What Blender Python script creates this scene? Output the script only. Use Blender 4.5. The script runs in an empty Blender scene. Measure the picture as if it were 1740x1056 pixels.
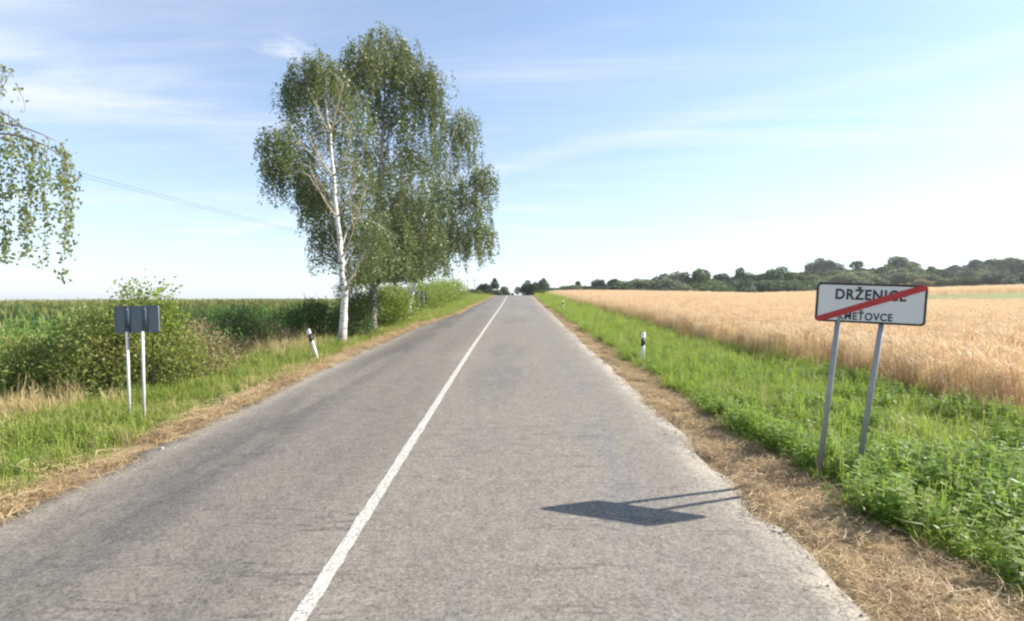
import bpy, bmesh, math, random
import numpy as np
from mathutils import Vector, Matrix, Euler

S = bpy.context.scene
COL = S.collection
rng = np.random.default_rng(7)
random.seed(7)
PI = math.pi
R = math.radians

# ------------------------------------------------------------------ camera, world, sun, exposure
H = 2.4
cd = bpy.data.cameras.new('camera')
cam = bpy.data.objects.new('camera', cd)
COL.objects.link(cam)
cam.location = (0, 0, H)
cam.rotation_euler = (R(90 - 1.05), 0, R(0.46))
cd.sensor_width = 36
cd.lens = 18
cd.clip_end = 9000
cd.clip_start = 0.05
S.camera = cam

SUN_AZ, SUN_EL = R(75), R(34)            # azimuth clockwise from +Y
S.view_settings.view_transform = 'Standard'
S.view_settings.look = 'None'
S.view_settings.exposure = 1.22
S.view_settings.gamma = 1
S.view_settings.use_curve_mapping = False
S.cycles.filter_width = 2.3
S.cycles.max_bounces = 6
S.cycles.transparent_max_bounces = 4

W = bpy.data.worlds.new('World')
S.world = W
W.use_nodes = True
wt = W.node_tree
wt.nodes.clear()


class NT:
    """tiny node helper"""
    def __init__(s, tree): s.t = tree
    def n(s, typ, ins=None, **props):
        nd = s.t.nodes.new(typ)
        for k, v in props.items(): setattr(nd, k, v)
        for k, v in (ins or {}).items():
            sock = nd.inputs[k]
            if isinstance(v, bpy.types.NodeSocket): s.t.links.new(v, sock)
            else: sock.default_value = v
        return nd
    def math(s, op, a, b=0.0, c=0.0, clamp=False):
        nd = s.n('ShaderNodeMath', {0: a, 1: b, 2: c}, operation=op)
        nd.use_clamp = clamp
        return nd.outputs[0]
    def mix(s, f, a, b, mode='MIX'):
        nd = s.t.nodes.new('ShaderNodeMix'); nd.data_type = 'RGBA'; nd.blend_type = mode
        for i, v in ((0, f), (6, a), (7, b)):
            if isinstance(v, bpy.types.NodeSocket): s.t.links.new(v, nd.inputs[i])
            else: nd.inputs[i].default_value = (tuple(v) + (1,))[:4] if i else v
        return nd.outputs[2]
    def noise(s, vec, scale, detail=3, rough=.55, dist=0.0):
        return s.n('ShaderNodeTexNoise', {'Vector': vec, 'Scale': scale, 'Detail': detail, 'Roughness': rough, 'Distortion': dist}).outputs[0]
    def ramp(s, f, lo, hi):
        return s.n('ShaderNodeMapRange', {0: f, 1: lo, 2: hi, 3: 0.0, 4: 1.0}, interpolation_type='SMOOTHSTEP').outputs[0]
    def link(s, a, b): s.t.links.new(a, b)


q = NT(wt)
sky = q.n('ShaderNodeTexSky', sky_type='NISHITA', sun_disc=False, sun_elevation=SUN_EL, sun_rotation=SUN_AZ,
          altitude=200, air_density=1.0, dust_density=.2, ozone_density=2.2)
tc = q.n('ShaderNodeTexCoord')
sp = q.n('ShaderNodeSeparateXYZ', {0: tc.outputs['Generated']})
zz = q.math('MAXIMUM', sp.outputs[2], 0.02)
u = q.math('DIVIDE', sp.outputs[0], zz)
v = q.math('DIVIDE', sp.outputs[1], zz)
uv = q.n('ShaderNodeCombineXYZ', {0: u, 1: v}).outputs[0]
mp = q.n('ShaderNodeMapping', {0: uv, 2: (0, 0, R(42)), 3: (0.32, 1.25, 1)}).outputs[0]
w1 = q.noise(mp, 0.9, 6, .6, .6)
w2 = q.noise(uv, 0.35, 3, .5)
wisp = q.math('MULTIPLY', q.ramp(w1, .38, .80), q.ramp(w2, .32, .60))
warp = q.math('SUBTRACT', q.noise(uv, 0.8, 4, .6), .5)
dl = q.math('ADD', q.math('MULTIPLY', u, .667), q.math('MULTIPLY', v, .745))
dl = q.math('ABSOLUTE', q.math('ADD', q.math('SUBTRACT', dl, 2.80), q.math('MULTIPLY', warp, .35)))
streak = q.math('MULTIPLY', q.ramp(dl, .30, .0), q.ramp(q.noise(mp, 1.6, 4), .25, .7))
pu = q.math('POWER', q.math('ADD', u, .91), 2.0)
pv = q.math('POWER', q.math('SUBTRACT', v, 2.06), 2.0)
pd = q.math('ADD', q.math('SQRT', q.math('ADD', pu, pv)), q.math('MULTIPLY', q.math('SUBTRACT', q.noise(uv, 9, 4, .65), .5), .22))
puff = q.math('MULTIPLY', q.ramp(pd, .13, -.03), .75)
cm = q.math('ADD', q.math('ADD', q.math('MULTIPLY', wisp, .95), q.math('MULTIPLY', streak, .36)), puff, clamp=True)
low = q.ramp(sp.outputs[2], 0.0, .16)
cm = q.math('MULTIPLY', cm, low, clamp=True)
veil = q.math('MULTIPLY', q.math('POWER', q.math('SUBTRACT', 1.0, q.math('MAXIMUM', sp.outputs[2], 0.0), clamp=True), 5.0), .55)
veil = q.math('ADD', veil, .16)
skyc = q.mix(veil, sky.outputs[0], (3.5, 3.95, 4.65))
skyc = q.mix(cm, skyc, (4.3, 4.5, 4.8))
bg = q.n('ShaderNodeBackground', {0: skyc, 1: 0.102})
out = q.n('ShaderNodeOutputWorld')
q.link(bg.outputs[0], out.inputs[0])

sd = bpy.data.lights.new('sun', 'SUN')
sun = bpy.data.objects.new('sun', sd)
COL.objects.link(sun)
sd.energy = 4.6
sd.angle = R(0.53)
sd.color = (1.0, .93, .82)
sdir = Vector((math.sin(SUN_AZ) * math.cos(SUN_EL), math.cos(SUN_AZ) * math.cos(SUN_EL), math.sin(SUN_EL)))
sun.rotation_euler = sdir.to_track_quat('Z', 'Y').to_euler()
sun.location = sdir * 50


# ------------------------------------------------------------------ helpers
def tag(o, label=None, cat=None, group=None, kind=None):
    if label: o['label'] = label
    if cat: o['category'] = cat
    if group: o['group'] = group
    if kind: o['kind'] = kind
    return o


def mk(name, V, Q=None, T=None, mats=(), attrs=None, smooth=False, fmat=None):
    """mesh from numpy arrays: Q quads (M,4), T triangles (K,3); attrs: per-vertex floats"""
    V = np.asarray(V, np.float32)
    Q = np.zeros((0, 4), np.int32) if Q is None or len(Q) == 0 else np.asarray(Q, np.int32)
    T = np.zeros((0, 3), np.int32) if T is None or len(T) == 0 else np.asarray(T, np.int32)
    me = bpy.data.meshes.new(name)
    me.vertices.add(len(V))
    me.vertices.foreach_set('co', V.ravel())
    li = np.concatenate([Q.ravel(), T.ravel()])
    me.loops.add(len(li))
    me.loops.foreach_set('vertex_index', li)
    me.polygons.add(len(Q) + len(T))
    st = np.concatenate([np.arange(len(Q)) * 4, len(Q) * 4 + np.arange(len(T)) * 3])
    me.polygons.foreach_set('loop_start', st.astype(np.int32))
    if fmat is not None: me.polygons.foreach_set('material_index', np.asarray(fmat, np.int32))
    for m in mats: me.materials.append(m)
    me.update(calc_edges=True)
    for k, a in (attrs or {}).items():
        at = me.attributes.new(k, 'FLOAT', 'POINT')
        at.data.foreach_set('value', np.asarray(a, np.float32))
    if smooth: me.polygons.foreach_set('use_smooth', np.ones(len(me.polygons), bool))
    me.validate()
    return me


def obj(name, me, parent=None, loc=(0, 0, 0)):
    o = bpy.data.objects.new(name, me)
    COL.objects.link(o)
    o.location = loc
    if parent: o.parent = parent
    return o


def empty(name, loc=(0, 0, 0), rz=0.0):
    o = bpy.data.objects.new(name, None)
    COL.objects.link(o)
    o.location = loc
    o.rotation_euler = (0, 0, rz)
    o.empty_display_size = .3
    return o


class MB:
    """collects tubes / boxes / leaves into one mesh"""
    def __init__(s): s.V = []; s.Q = []; s.T = []; s.A = []; s.n = 0
    def add(s, V, Q=None, T=None, a=0.0):
        V = np.asarray(V, float).reshape(-1, 3)
        if Q is not None and len(Q): s.Q.append(np.asarray(Q) + s.n)
        if T is not None and len(T): s.T.append(np.asarray(T) + s.n)
        s.V.append(V)
        s.A.append(np.broadcast_to(np.asarray(a, float), (len(V),)))
        s.n += len(V)
    def tube(s, P, rad, sides=7, cap=True, a=0.0):
        P = np.asarray(P, float); k = len(P)
        rad = np.broadcast_to(np.asarray(rad, float), (k,))
        d = np.gradient(P, axis=0); d /= np.linalg.norm(d, axis=1)[:, None] + 1e-9
        ref = np.array([0, 0, 1.]) if abs(d[:, 2].mean()) < .8 else np.array([1., 0, 0])
        b = np.cross(d, ref); b /= np.linalg.norm(b, axis=1)[:, None] + 1e-9
        c = np.cross(d, b)
        th = np.arange(sides) / sides * 2 * PI
        V = P[:, None] + rad[:, None, None] * (np.cos(th)[None, :, None] * b[:, None] + np.sin(th)[None, :, None] * c[:, None])
        i = np.arange(k - 1)[:, None] * sides; j = np.arange(sides)[None]; j2 = (j + 1) % sides
        Q = np.stack([i + j, i + j2, i + sides + j2, i + sides + j], -1).reshape(-1, 4)
        V = V.reshape(-1, 3); T = None
        if cap:
            V = np.vstack([V, P[:1], P[-1:]]); n = k * sides; jj = np.arange(sides); j2 = (jj + 1) % sides
            T = np.vstack([np.stack([j2, jj, np.full(sides, n)], 1), np.stack([(k - 1) * sides + jj, (k - 1) * sides + j2, np.full(sides, n + 1)], 1)])
        s.add(V, Q, T, a)
    def box(s, c, d, a=0.0):
        x, y, z = np.array(d) / 2
        V = np.array([[i, j, k] for i in (-x, x) for j in (-y, y) for k in (-z, z)]) + np.array(c)
        s.add(V, [[0, 1, 3, 2], [4, 6, 7, 5], [0, 4, 5, 1], [2, 3, 7, 6], [0, 2, 6, 4], [1, 5, 7, 3]], None, a)
    def leaves(s, C, A, L, Wd, B=None, a=None):
        """rhombic leaves at C pointing along A with length L, width Wd"""
        C = np.asarray(C, float); n = len(C)
        if n == 0: return
        A = A / (np.linalg.norm(A, axis=1)[:, None] + 1e-9)
        if B is None: B = rng.normal(size=(n, 3))
        B = B - (B * A).sum(1)[:, None] * A
        B /= np.linalg.norm(B, axis=1)[:, None] + 1e-9
        L = np.broadcast_to(L, (n,))[:, None]; Wd = np.broadcast_to(Wd, (n,))[:, None]
        V = np.stack([C, C + A * L * .42 + B * Wd / 2, C + A * L, C + A * L * .42 - B * Wd / 2], 1).reshape(-1, 3)
        Q = np.arange(n * 4).reshape(n, 4)
        if a is None: a = rng.random(n)
        s.add(V, Q, None, np.repeat(a, 4))
    def ribbon(s, P, w, side, a=0.0):
        P = np.asarray(P, float); k = len(P)
        w = np.broadcast_to(np.asarray(w, float), (k,))[:, None]
        sd = np.asarray(side, float)
        V = np.concatenate([P - sd * w / 2, P + sd * w / 2])
        i = np.arange(k - 1)
        s.add(V, np.stack([i, i + 1, k + i + 1, k + i], 1), None, a)
    def mesh(s, name, mats, smooth=False):
        return mk(name, np.vstack(s.V), np.vstack(s.Q) if s.Q else None, np.vstack(s.T) if s.T else None, mats,
                  {'v': np.concatenate(s.A)}, smooth)
    def build(s, name, mat, parent=None, smooth=False, loc=(0, 0, 0)):
        return obj(name, s.mesh(name, [mat], smooth), parent, loc)


def vnoise(x, y, sc, seed=0):
    r = np.random.default_rng(seed).random((257, 257))
    x = np.asarray(x, float) / sc + 1000.3; y = np.asarray(y, float) / sc + 1000.7
    i = np.floor(x).astype(int); j = np.floor(y).astype(int)
    fx = x - i; fy = y - j; fx = fx * fx * (3 - 2 * fx); fy = fy * fy * (3 - 2 * fy)
    i %= 256; j %= 256
    return (r[i, j] * (1 - fx) + r[i + 1, j] * fx) * (1 - fy) + (r[i, j + 1] * (1 - fx) + r[i + 1, j + 1] * fx) * fy


def fbm(x, y, sc, seed=0):
    return (vnoise(x, y, sc, seed) + .5 * vnoise(x, y, sc / 2.1, seed + 1) + .25 * vnoise(x, y, sc / 4.3, seed + 2)) / 1.75


def sm(x, a, b):
    t = np.clip((np.asarray(x, float) - a) / (b - a), 0, 1)
    return t * t * (3 - 2 * t)


# ------------------------------------------------------------------ terrain profile
def smoothed(px, py, win=6):
    gx = np.arange(-60, 4000, 1.0)
    gy = np.interp(gx, px, py)
    k = np.hanning(2 * win + 1); k /= k.sum()
    gy = np.convolve(np.pad(gy, win, mode='edge'), k, 'valid')
    return gx, gy


ROADP = smoothed([-60, 0, 15, 30, 50, 68, 84, 94, 110, 130, 200, 400, 4000], [-2.8, 0, .68, 1.22, 1.97, 2.68, 3.32, 3.5, 3.2, 2.3, -1, -8, -30])
RIGHTP = smoothed([-60, 0, 15, 30, 50, 68, 85, 120, 180, 300, 420, 4000], [-2.8, 0, .68, 1.22, 1.97, 2.68, 3.3, 4.0, 4.9, 6, 5, -20])


def road_z(y): return np.interp(y, *ROADP)


def left_edge(y): return -5.15 + 1.15 * sm(y, 22, 42) + .5 * sm(y, 45, 70)


def right_edge(y): return 2.5 + .06 * sm(y, 10, 40)


def hay_edge(y): return 3.8 - .45 * sm(y, 3.6, 5.6) - .28 * sm(y, 7, 18) - .1 * sm(y, 20, 60)


def wheat_edge(y): return 8.9 - 1.2 * sm(y, 8, 22) - 1.3 * sm(y, 25, 60) - .6 * sm(y, 60, 90)


def maize_edge(y): return -10.6 + 1.2 * sm(y, 13, 20)


def G(x, y):
    """ground height"""
    x = np.asarray(x, float); y = np.asarray(y, float)
    rz = road_z(y)
    # right side
    pr = np.interp(y, *RIGHTP)
    hr = pr - .5 * sm(x, 14, 50) + .03 * np.clip(x - 55, 0, 400) + .048 * np.clip(y - 125, 0, 170) * sm(x, 30, 120)
    hr = hr - .06 * np.clip(y - 300, 0, 1e5) * sm(x, 30, 120)
    dip = -.16 * sm(x, 3.2, 4.6) + .06 * sm(x, 7, 9)
    right = rz + (hr - rz) * sm(x, 5, 12) + dip
    # left side
    yl = np.clip(y, -60, 140)
    lf = .2 + .0065 * yl - .012 * np.clip(-x - 35, 0, 220) - .012 * np.clip(y - 140, 0, 2500)
    left = rz + (lf - rz) * sm(-x, 7.2, 11.5) - .05 * sm(-x, 5.3, 6.5)
    h = np.where(x >= 0, right, left)
    inside = (x > left_edge(y) - .1) & (x < right_edge(y) + .1)
    bump = (fbm(x, y, 1.3, 3) - .5) * .12 * np.where(inside, 0, 1) * (1 - sm(np.abs(x), 60, 100))
    return np.where(inside, rz - .035, h - .012 + bump * sm(np.where(x > 0, x - right_edge(y), left_edge(y) - x), 0, .8))


def Pw(px, py, d):
    """world point seen at photo pixel (px, py) at depth d, used while measuring tree crowns"""
    return np.array([(px - 877) / 870 * d, d, H + (512 - py) / 870 * d])


# ------------------------------------------------------------------ materials
def newmat(name):
    m = bpy.data.materials.new(name); m.use_nodes = True
    m.node_tree.nodes.clear()
    n = NT(m.node_tree)
    o = n.n('ShaderNodeOutputMaterial')
    return m, n, o


def leafmat(name, c1, c2, c3=None, trans=.35, rough=.5, patch=0.0):
    """c1..c2 by leaf, shifted by clump noise towards c3"""
    m, n, o = newmat(name)
    at = n.n('ShaderNodeAttribute', attribute_name='v')
    oi = n.n('ShaderNodeObjectInfo')
    f = n.math('ADD', n.math('MULTIPLY', at.outputs['Fac'], .65), n.math('MULTIPLY', oi.outputs['Random'], .35))
    c = n.mix(f, c1, c2)
    if c3:
        g = n.n('ShaderNodeNewGeometry')
        nz = n.noise(g.outputs['Position'], patch or .8, 2)
        c = n.mix(n.ramp(nz, .5, .75), c, c3)
    bs = n.n('ShaderNodeBsdfPrincipled', {'Base Color': c, 'Roughness': rough, 'Specular IOR Level': .35})
    tr = n.n('ShaderNodeBsdfTranslucent', {0: n.mix(.5, c, (c2[0] * 1.25, c2[1] * 1.25, c2[2] * .8), 'MIX')})
    mx = n.n('ShaderNodeMixShader', {0: trans, 1: bs.outputs[0], 2: tr.outputs[0]})
    n.link(mx.outputs[0], o.inputs[0])
    return m


def plain(name, col, rough=.5, metal=0.0, var=.15, scale=6.0, bump=0.0):
    m, n, o = newmat(name)
    tcn = n.n('ShaderNodeTexCoord')
    nz = n.noise(tcn.outputs['Object'], scale, 5, .6)
    c = n.mix(nz, tuple(x * (1 - var) for x in col), tuple(min(1, x * (1 + var)) for x in col))
    b = n.n('ShaderNodeBsdfPrincipled', {'Base Color': c, 'Roughness': rough, 'Metallic': metal})
    if bump:
        bm_ = n.n('ShaderNodeBump', {'Strength': bump, 'Distance': .01, 'Height': nz})
        n.link(bm_.outputs[0], b.inputs['Normal'])
    n.link(b.outputs[0], o.inputs[0])
    return m


M = {}
M['birch_leaf'] = leafmat('birch_leaf', (.075, .115, .042), (.19, .225, .085), (.17, .18, .06), .32, .42, .6)
M['near_leaf'] = leafmat('near_birch_leaf', (.10, .15, .05), (.23, .27, .10), (.20, .20, .08), .38, .4, 1.2)
M['shrub_olive'] = leafmat('shrub_leaf_olive', (.13, .17, .045), (.30, .34, .09), (.22, .20, .07), .44, .5, 1.1)
M['shrub_dark'] = leafmat('shrub_leaf_dark', (.045, .085, .024), (.10, .15, .04), None, .32, .5)
M['shrub_bright'] = leafmat('shrub_leaf_bright', (.13, .19, .03), (.27, .33, .06), (.19, .25, .045), .35, .5, .5)
M['shrub_brown'] = leafmat('shrub_leaf_brown', (.20, .155, .085), (.34, .27, .15), (.19, .19, .08), .3, .6, 1.5)
M['far_green'] = leafmat('far_leaf_green', (.07, .125, .045), (.135, .19, .075), None, .25, .6)
M['far_dark'] = leafmat('far_leaf_dark', (.04, .075, .042), (.08, .12, .065), None, .2, .6)
M['far_pale'] = leafmat('far_leaf_pale', (.14, .165, .10), (.22, .24, .14), None, .25, .6)
M['far_olive'] = leafmat('far_leaf_olive', (.14, .165, .06), (.23, .25, .09), None, .25, .6)
M['maize'] = leafmat('maize_leaf', (.12, .23, .045), (.23, .36, .085), None, .48, .4)
M['maize_tassel'] = leafmat('maize_tassel', (.19, .22, .07), (.29, .29, .10), None, .2, .6)
M['grass'] = leafmat('verge_grass', (.14, .22, .03), (.31, .40, .075), (.35, .39, .10), .48, .45, .7)
M['grass_left'] = leafmat('verge_grass_left', (.18, .24, .045), (.34, .39, .09), (.41, .38, .14), .38, .5, .55)
M['weed'] = leafmat('weed_leaf', (.12, .215, .028), (.29, .41, .07), None, .5, .45)
M['weed_pale'] = leafmat('weed_leaf_pale', (.19, .24, .07), (.33, .38, .13), None, .4, .5)
M['straw_dark'] = leafmat('straw_dark', (.20, .14, .08), (.36, .26, .15), None, .2, .7)
M['edge_brown'] = leafmat('edge_grass_brown', (.26, .16, .09), (.44, .30, .17), None, .3, .6)
M['straw'] = leafmat('straw', (.44, .32, .18), (.68, .53, .33), (.36, .25, .14), .25, .6, 1.2)
M['wheat'] = leafmat('ripe_wheat', (.58, .42, .275), (.74, .58, .42), (.62, .455, .30), .3, .6, .3)
M['drygrass'] = leafmat('dry_grass', (.40, .31, .15), (.60, .48, .26), None, .3, .6)
M['bare_twig'] = plain('bare_twig', (.40, .33, .23), .8)
M['dark_twig'] = plain('dark_twig', (.10, .08, .06), .8)
M['galv'] = plain('galvanised_steel', (.27, .28, .28), .5, .35, .2, 14)
M['galv_pale'] = plain('pale_galvanised_post', (.48, .48, .46), .6, 0, .25, 12)
M['sign_back'] = plain('sign_back_grey', (.13, .16, .19), .5, .3, .15, 6)
M['sign_rib'] = plain('sign_rib_dark', (.07, .09, .12), .5, .3, .15, 8)
M['sign_white'] = plain('sign_white', (.62, .62, .62), .45, 0, .05, 5)
M['sign_black'] = plain('sign_black', (.02, .02, .022), .45, 0, .2, 8)
M['sign_red'] = plain('sign_red', (.42, .018, .022), .45, 0, .15, 7)
M['post_white'] = plain('delineator_white', (.72, .71, .66), .5, 0, .12, 7)
M['post_black'] = plain('delineator_black', (.02, .02, .02), .5, 0, .2, 7)
M['reflector'] = plain('reflector', (.10, .06, .04), .2, 0, .05, 7)
M['stone'] = plain('gravel_stone', (.34, .32, .29), .9, 0, .3, 30)
M['pole'] = plain('weathered_pole', (.30, .28, .27), .8, 0, .2, 3)
M['wire'] = plain('wire_dark', (.08, .08, .085), .6)


def bark_mat(name, white, low, zsplit, darkness=.5):
    m, n, o = newmat(name)
    t = n.n('ShaderNodeTexCoord')
    s3 = n.n('ShaderNodeSeparateXYZ', {0: t.outputs['Object']})
    band = n.noise(n.n('ShaderNodeMapping', {0: t.outputs['Object'], 3: (3.0, 3.0, 13)}).outputs[0], 1.0, 4, .65, .4)
    patch = n.noise(n.n('ShaderNodeMapping', {0: t.outputs['Object'], 3: (4, 4, 1.6)}).outputs[0], 1.3, 4, .6)
    c = n.mix(n.ramp(band, .60 - .1 * darkness, .66), white, (.045, .04, .036))
    c = n.mix(n.ramp(patch, .66 - .16 * darkness, .76), c, (.07, .06, .052))
    lowm = n.math('MULTIPLY', n.ramp(n.math('ADD', s3.outputs[2], n.math('MULTIPLY', patch, .9)), zsplit + .55, zsplit - .1), .8)
    c = n.mix(lowm, c, low)
    bmp = n.n('ShaderNodeBump', {'Strength': .5, 'Distance': .02, 'Height': n.math('ADD', band, patch)})
    b = n.n('ShaderNodeBsdfPrincipled', {'Base Color': c, 'Roughness': .75, 'Normal': bmp.outputs[0]})
    n.link(b.outputs[0], o.inputs[0])
    return m


M['bark_white'] = bark_mat('birch_bark_white', (.66, .64, .60), (.28, .21, .17), .8, .75)
M['bark_dark'] = bark_mat('birch_bark_dark', (.42, .40, .38), (.10, .085, .075), 1.0, 1.3)
M['bark_plain'] = plain('far_bark', (.13, .11, .09), .9, 0, .2, 3)
M['limb'] = plain('birch_limb', (.22, .19, .165), .8, 0, .5, 2.5)
M['limb_pale'] = plain('birch_limb_pale', (.42, .39, .34), .8, 0, .45, 2.5)


def asphalt():
    m, n, o = newmat('worn_asphalt')
    g = n.n('ShaderNodeNewGeometry')
    pos = g.outputs['Position']
    s3 = n.n('ShaderNodeSeparateXYZ', {0: pos})
    x, y = s3.outputs[0], s3.outputs[1]
    xw = n.math('ADD', x, n.math('MULTIPLY', n.math('SUBTRACT', n.noise(n.n('ShaderNodeMapping', {0: pos, 3: (1, .22, 1)}).outputs[0], .7, 3), .5), 1.1))
    def band(c, w):
        return n.ramp(n.math('ABSOLUTE', n.math('SUBTRACT', xw, c)), w, 0)
    grain = n.noise(pos, 90, 3, .7)
    grain2 = n.noise(pos, 26, 3, .6)
    big = n.noise(n.n('ShaderNodeMapping', {0: pos, 3: (1, .3, 1)}).outputs[0], .55, 4, .6)
    mid = n.noise(n.n('ShaderNodeMapping', {0: pos, 3: (1, .45, 1)}).outputs[0], 1.9, 4, .6)
    c = n.mix(big, (.150, .135, .115), (.228, .205, .174))
    c = n.mix(n.math('MULTIPLY', n.math('MULTIPLY', n.ramp(xw, -4.9, -4.4), n.ramp(xw, -1.5, -2.0)), .28), c, (.10, .092, .082))
    # bitumen-rich wheel tracks, broken up along the road
    trk = n.math('MULTIPLY', band(-3.95, .95), n.ramp(n.noise(n.n('ShaderNodeMapping', {0: pos, 3: (1.2, .2, 1)}).outputs[0], 1.0, 4, .6), .34, .56))
    c = n.mix(n.math('MULTIPLY', trk, .85), c, (.085, .08, .078))
    trk2 = n.math('MULTIPLY', band(-2.45, .75), n.ramp(mid, .42, .70))
    c = n.mix(n.math('MULTIPLY', trk2, .65), c, (.12, .112, .10))
    trk3 = n.math('MULTIPLY', band(1.35, .6), n.ramp(mid, .40, .66))
    c = n.mix(n.math('MULTIPLY', trk3, .75), c, (.155, .155, .155))
    trk4 = n.math('MULTIPLY', band(-.45, .6), n.ramp(mid, .4, .7))
    c = n.mix(n.math('MULTIPLY', trk4, .55), c, (.15, .145, .135))
    # transverse tar seams and fine cracks
    seam = n.noise(n.n('ShaderNodeMapping', {0: pos, 3: (.12, 1.0, 1)}).outputs[0], 1.1, 4, .7)
    seam = n.math('MULTIPLY', n.ramp(n.math('ABSOLUTE', n.math('SUBTRACT', seam, .5)), .012, .0), n.ramp(big, .45, .6))
    c = n.mix(n.math('MULTIPLY', seam, .6), c, (.075, .07, .068))
    vor = n.n('ShaderNodeTexVoronoi', {'Vector': n.n('ShaderNodeMapping', {0: pos, 3: (1, .7, 1)}).outputs[0], 'Scale': .9, 'Randomness': 1.0}, feature='DISTANCE_TO_EDGE')
    crack = n.math('MULTIPLY', n.ramp(vor.outputs['Distance'], .012, .0), n.ramp(mid, .55, .66))
    c = n.mix(n.math('MULTIPLY', crack, .16), c, (.07, .065, .06))
    pm = n.n('ShaderNodeTexVoronoi', {'Vector': n.n('ShaderNodeMapping', {0: pos, 3: (.42, .13, 1)}).outputs[0], 'Scale': 1.0, 'Randomness': 1.0})
    pv_ = n.n('ShaderNodeSeparateColor', {0: pm.outputs['Color']}).outputs[0]
    patchm = n.math('MULTIPLY', n.math('MULTIPLY', n.ramp(pv_, .60, .74), n.ramp(pm.outputs['Distance'], .52, .34)), n.ramp(mid, .28, .55))
    c = n.mix(n.math('MULTIPLY', patchm, .42), c, (.108, .108, .11))
    # dusty edges
    dust = n.math('ADD', n.ramp(x, 1.75, 2.6), n.ramp(x, -4.55, -5.2))
    c = n.mix(n.math('MULTIPLY', dust, n.ramp(mid, .2, .7)), c, (.32, .285, .235))
    gr = n.math('ADD', n.math('MULTIPLY', n.math('SUBTRACT', grain, .5), 1.5), n.math('MULTIPLY', n.math('SUBTRACT', grain2, .5), .9))
    stn = n.n('ShaderNodeTexVoronoi', {'Vector': pos, 'Scale': 55.0})
    sv = n.n('ShaderNodeSeparateColor', {0: stn.outputs['Color']}).outputs[0]
    gr = n.math('ADD', gr, n.math('MULTIPLY', n.math('SUBTRACT', sv, .5), .5))
    blot = n.noise(pos, 6.5, 4, .65)
    gr = n.math('ADD', gr, n.math('MULTIPLY', n.math('SUBTRACT', blot, .5), .7))
    c = n.mix(1.0, c, n.n('ShaderNodeCombineColor', {0: n.math('ADD', gr, 1.0), 1: n.math('ADD', gr, 1.0), 2: n.math('ADD', gr, 1.0)}).outputs[0], 'MULTIPLY')
    bmp = n.n('ShaderNodeBump', {'Strength': .55, 'Distance': .006, 'Height': n.math('ADD', grain, grain2)})
    b = n.n('ShaderNodeBsdfPrincipled', {'Base Color': c, 'Roughness': .85, 'Specular IOR Level': .3, 'Normal': bmp.outputs[0]})
    n.link(b.outputs[0], o.inputs[0])
    return m


def line_paint():
    m, n, o = newmat('worn_white_paint')
    g = n.n('ShaderNodeNewGeometry')
    pos = g.outputs['Position']
    wear = n.noise(pos, 38, 4, .7)
    wear2 = n.noise(pos, 3.2, 3, .6)
    k = n.math('MULTIPLY', n.ramp(wear, .46, .58), n.ramp(wear2, .15, .6))
    c = n.mix(n.math('MULTIPLY', k, .85), n.mix(wear2, (.42, .405, .365), (.60, .58, .53)), (.19, .175, .155))
    b = n.n('ShaderNodeBsdfPrincipled', {'Base Color': c, 'Roughness': .7})
    n.link(b.outputs[0], o.inputs[0])
    return m


def ground_mat():
    m, n, o = newmat('verge_and_field_ground')
    pos = n.n('ShaderNodeNewGeometry').outputs['Position']
    a = lambda k: n.n('ShaderNodeAttribute', attribute_name=k).outputs['Fac']
    big = n.noise(pos, .5, 4, .6); fine = n.noise(pos, 9, 4, .65)
    c = n.mix(fine, (.055, .075, .02), (.13, .15, .045))
    c = n.mix(n.ramp(big, .45, .7), c, (.16, .15, .055))
    c = n.mix(a('wheat'), c, n.mix(n.noise(pos, .12, 4), (.54, .40, .25), (.66, .51, .34)))
    c = n.mix(a('maize'), c, n.mix(fine, (.06, .09, .025), (.10, .13, .04)))
    c = n.mix(a('meadow'), c, n.mix(big, (.15, .18, .06), (.26, .25, .10)))
    c = n.mix(a('hay'), c, n.mix(fine, (.15, .11, .06), (.40, .30, .17)))
    bmp = n.n('ShaderNodeBump', {'Strength': .7, 'Distance': .03, 'Height': fine})
    b = n.n('ShaderNodeBsdfPrincipled', {'Base Color': c, 'Roughness': .95, 'Specular IOR Level': .1, 'Normal': bmp.outputs[0]})
    n.link(b.outputs[0], o.inputs[0])
    return m


# ------------------------------------------------------------------ ground, road
def grow(a, b, step, fac):
    out = [a]
    while out[-1] < b:
        out.append(out[-1] + step); step *= fac
    return out


gx = np.array(sorted(set(np.round(np.arange(-13, 11, .16), 3)) | set(11 + np.array(grow(0, 3000, .3, 1.07))) | set(-13 - np.array(grow(0, 3000, .3, 1.07)))))
gy = np.array(sorted(set(np.round(np.arange(-4, 40, .28), 3)) | set(40 + np.array(grow(0, 4000, .4, 1.03))) | {-6., -10., -20., -50.}))
X, Y = np.meshgrid(gx, gy)
Z = G(X, Y)
nx, ny = len(gx), len(gy)
V = np.stack([X, Y, Z], -1).reshape(-1, 3)
i = (np.arange(ny - 1)[:, None] * nx + np.arange(nx - 1)[None]).ravel()
Q = np.stack([i, i + 1, i + nx + 1, i + nx], 1)
jit = (fbm(X, Y, .9, 11) - .5) * .7
hay = sm(X, right_edge(Y) - .4, right_edge(Y) - .2) * (1 - sm(X + jit, hay_edge(Y) + .05, hay_edge(Y) + .4))
hay = np.maximum(hay, sm(-X, -left_edge(Y) - .4, -left_edge(Y) - .2) * (1 - sm(-X + jit, -left_edge(Y) + .35, -left_edge(Y) + .75)))


def strip_mask(X, Y):
    """1 on the green strip that crosses the wheat on the right"""
    return sm(X, 36, 50) * sm(Y, 58, 60) * (1 - sm(Y, 94, 97))


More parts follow.
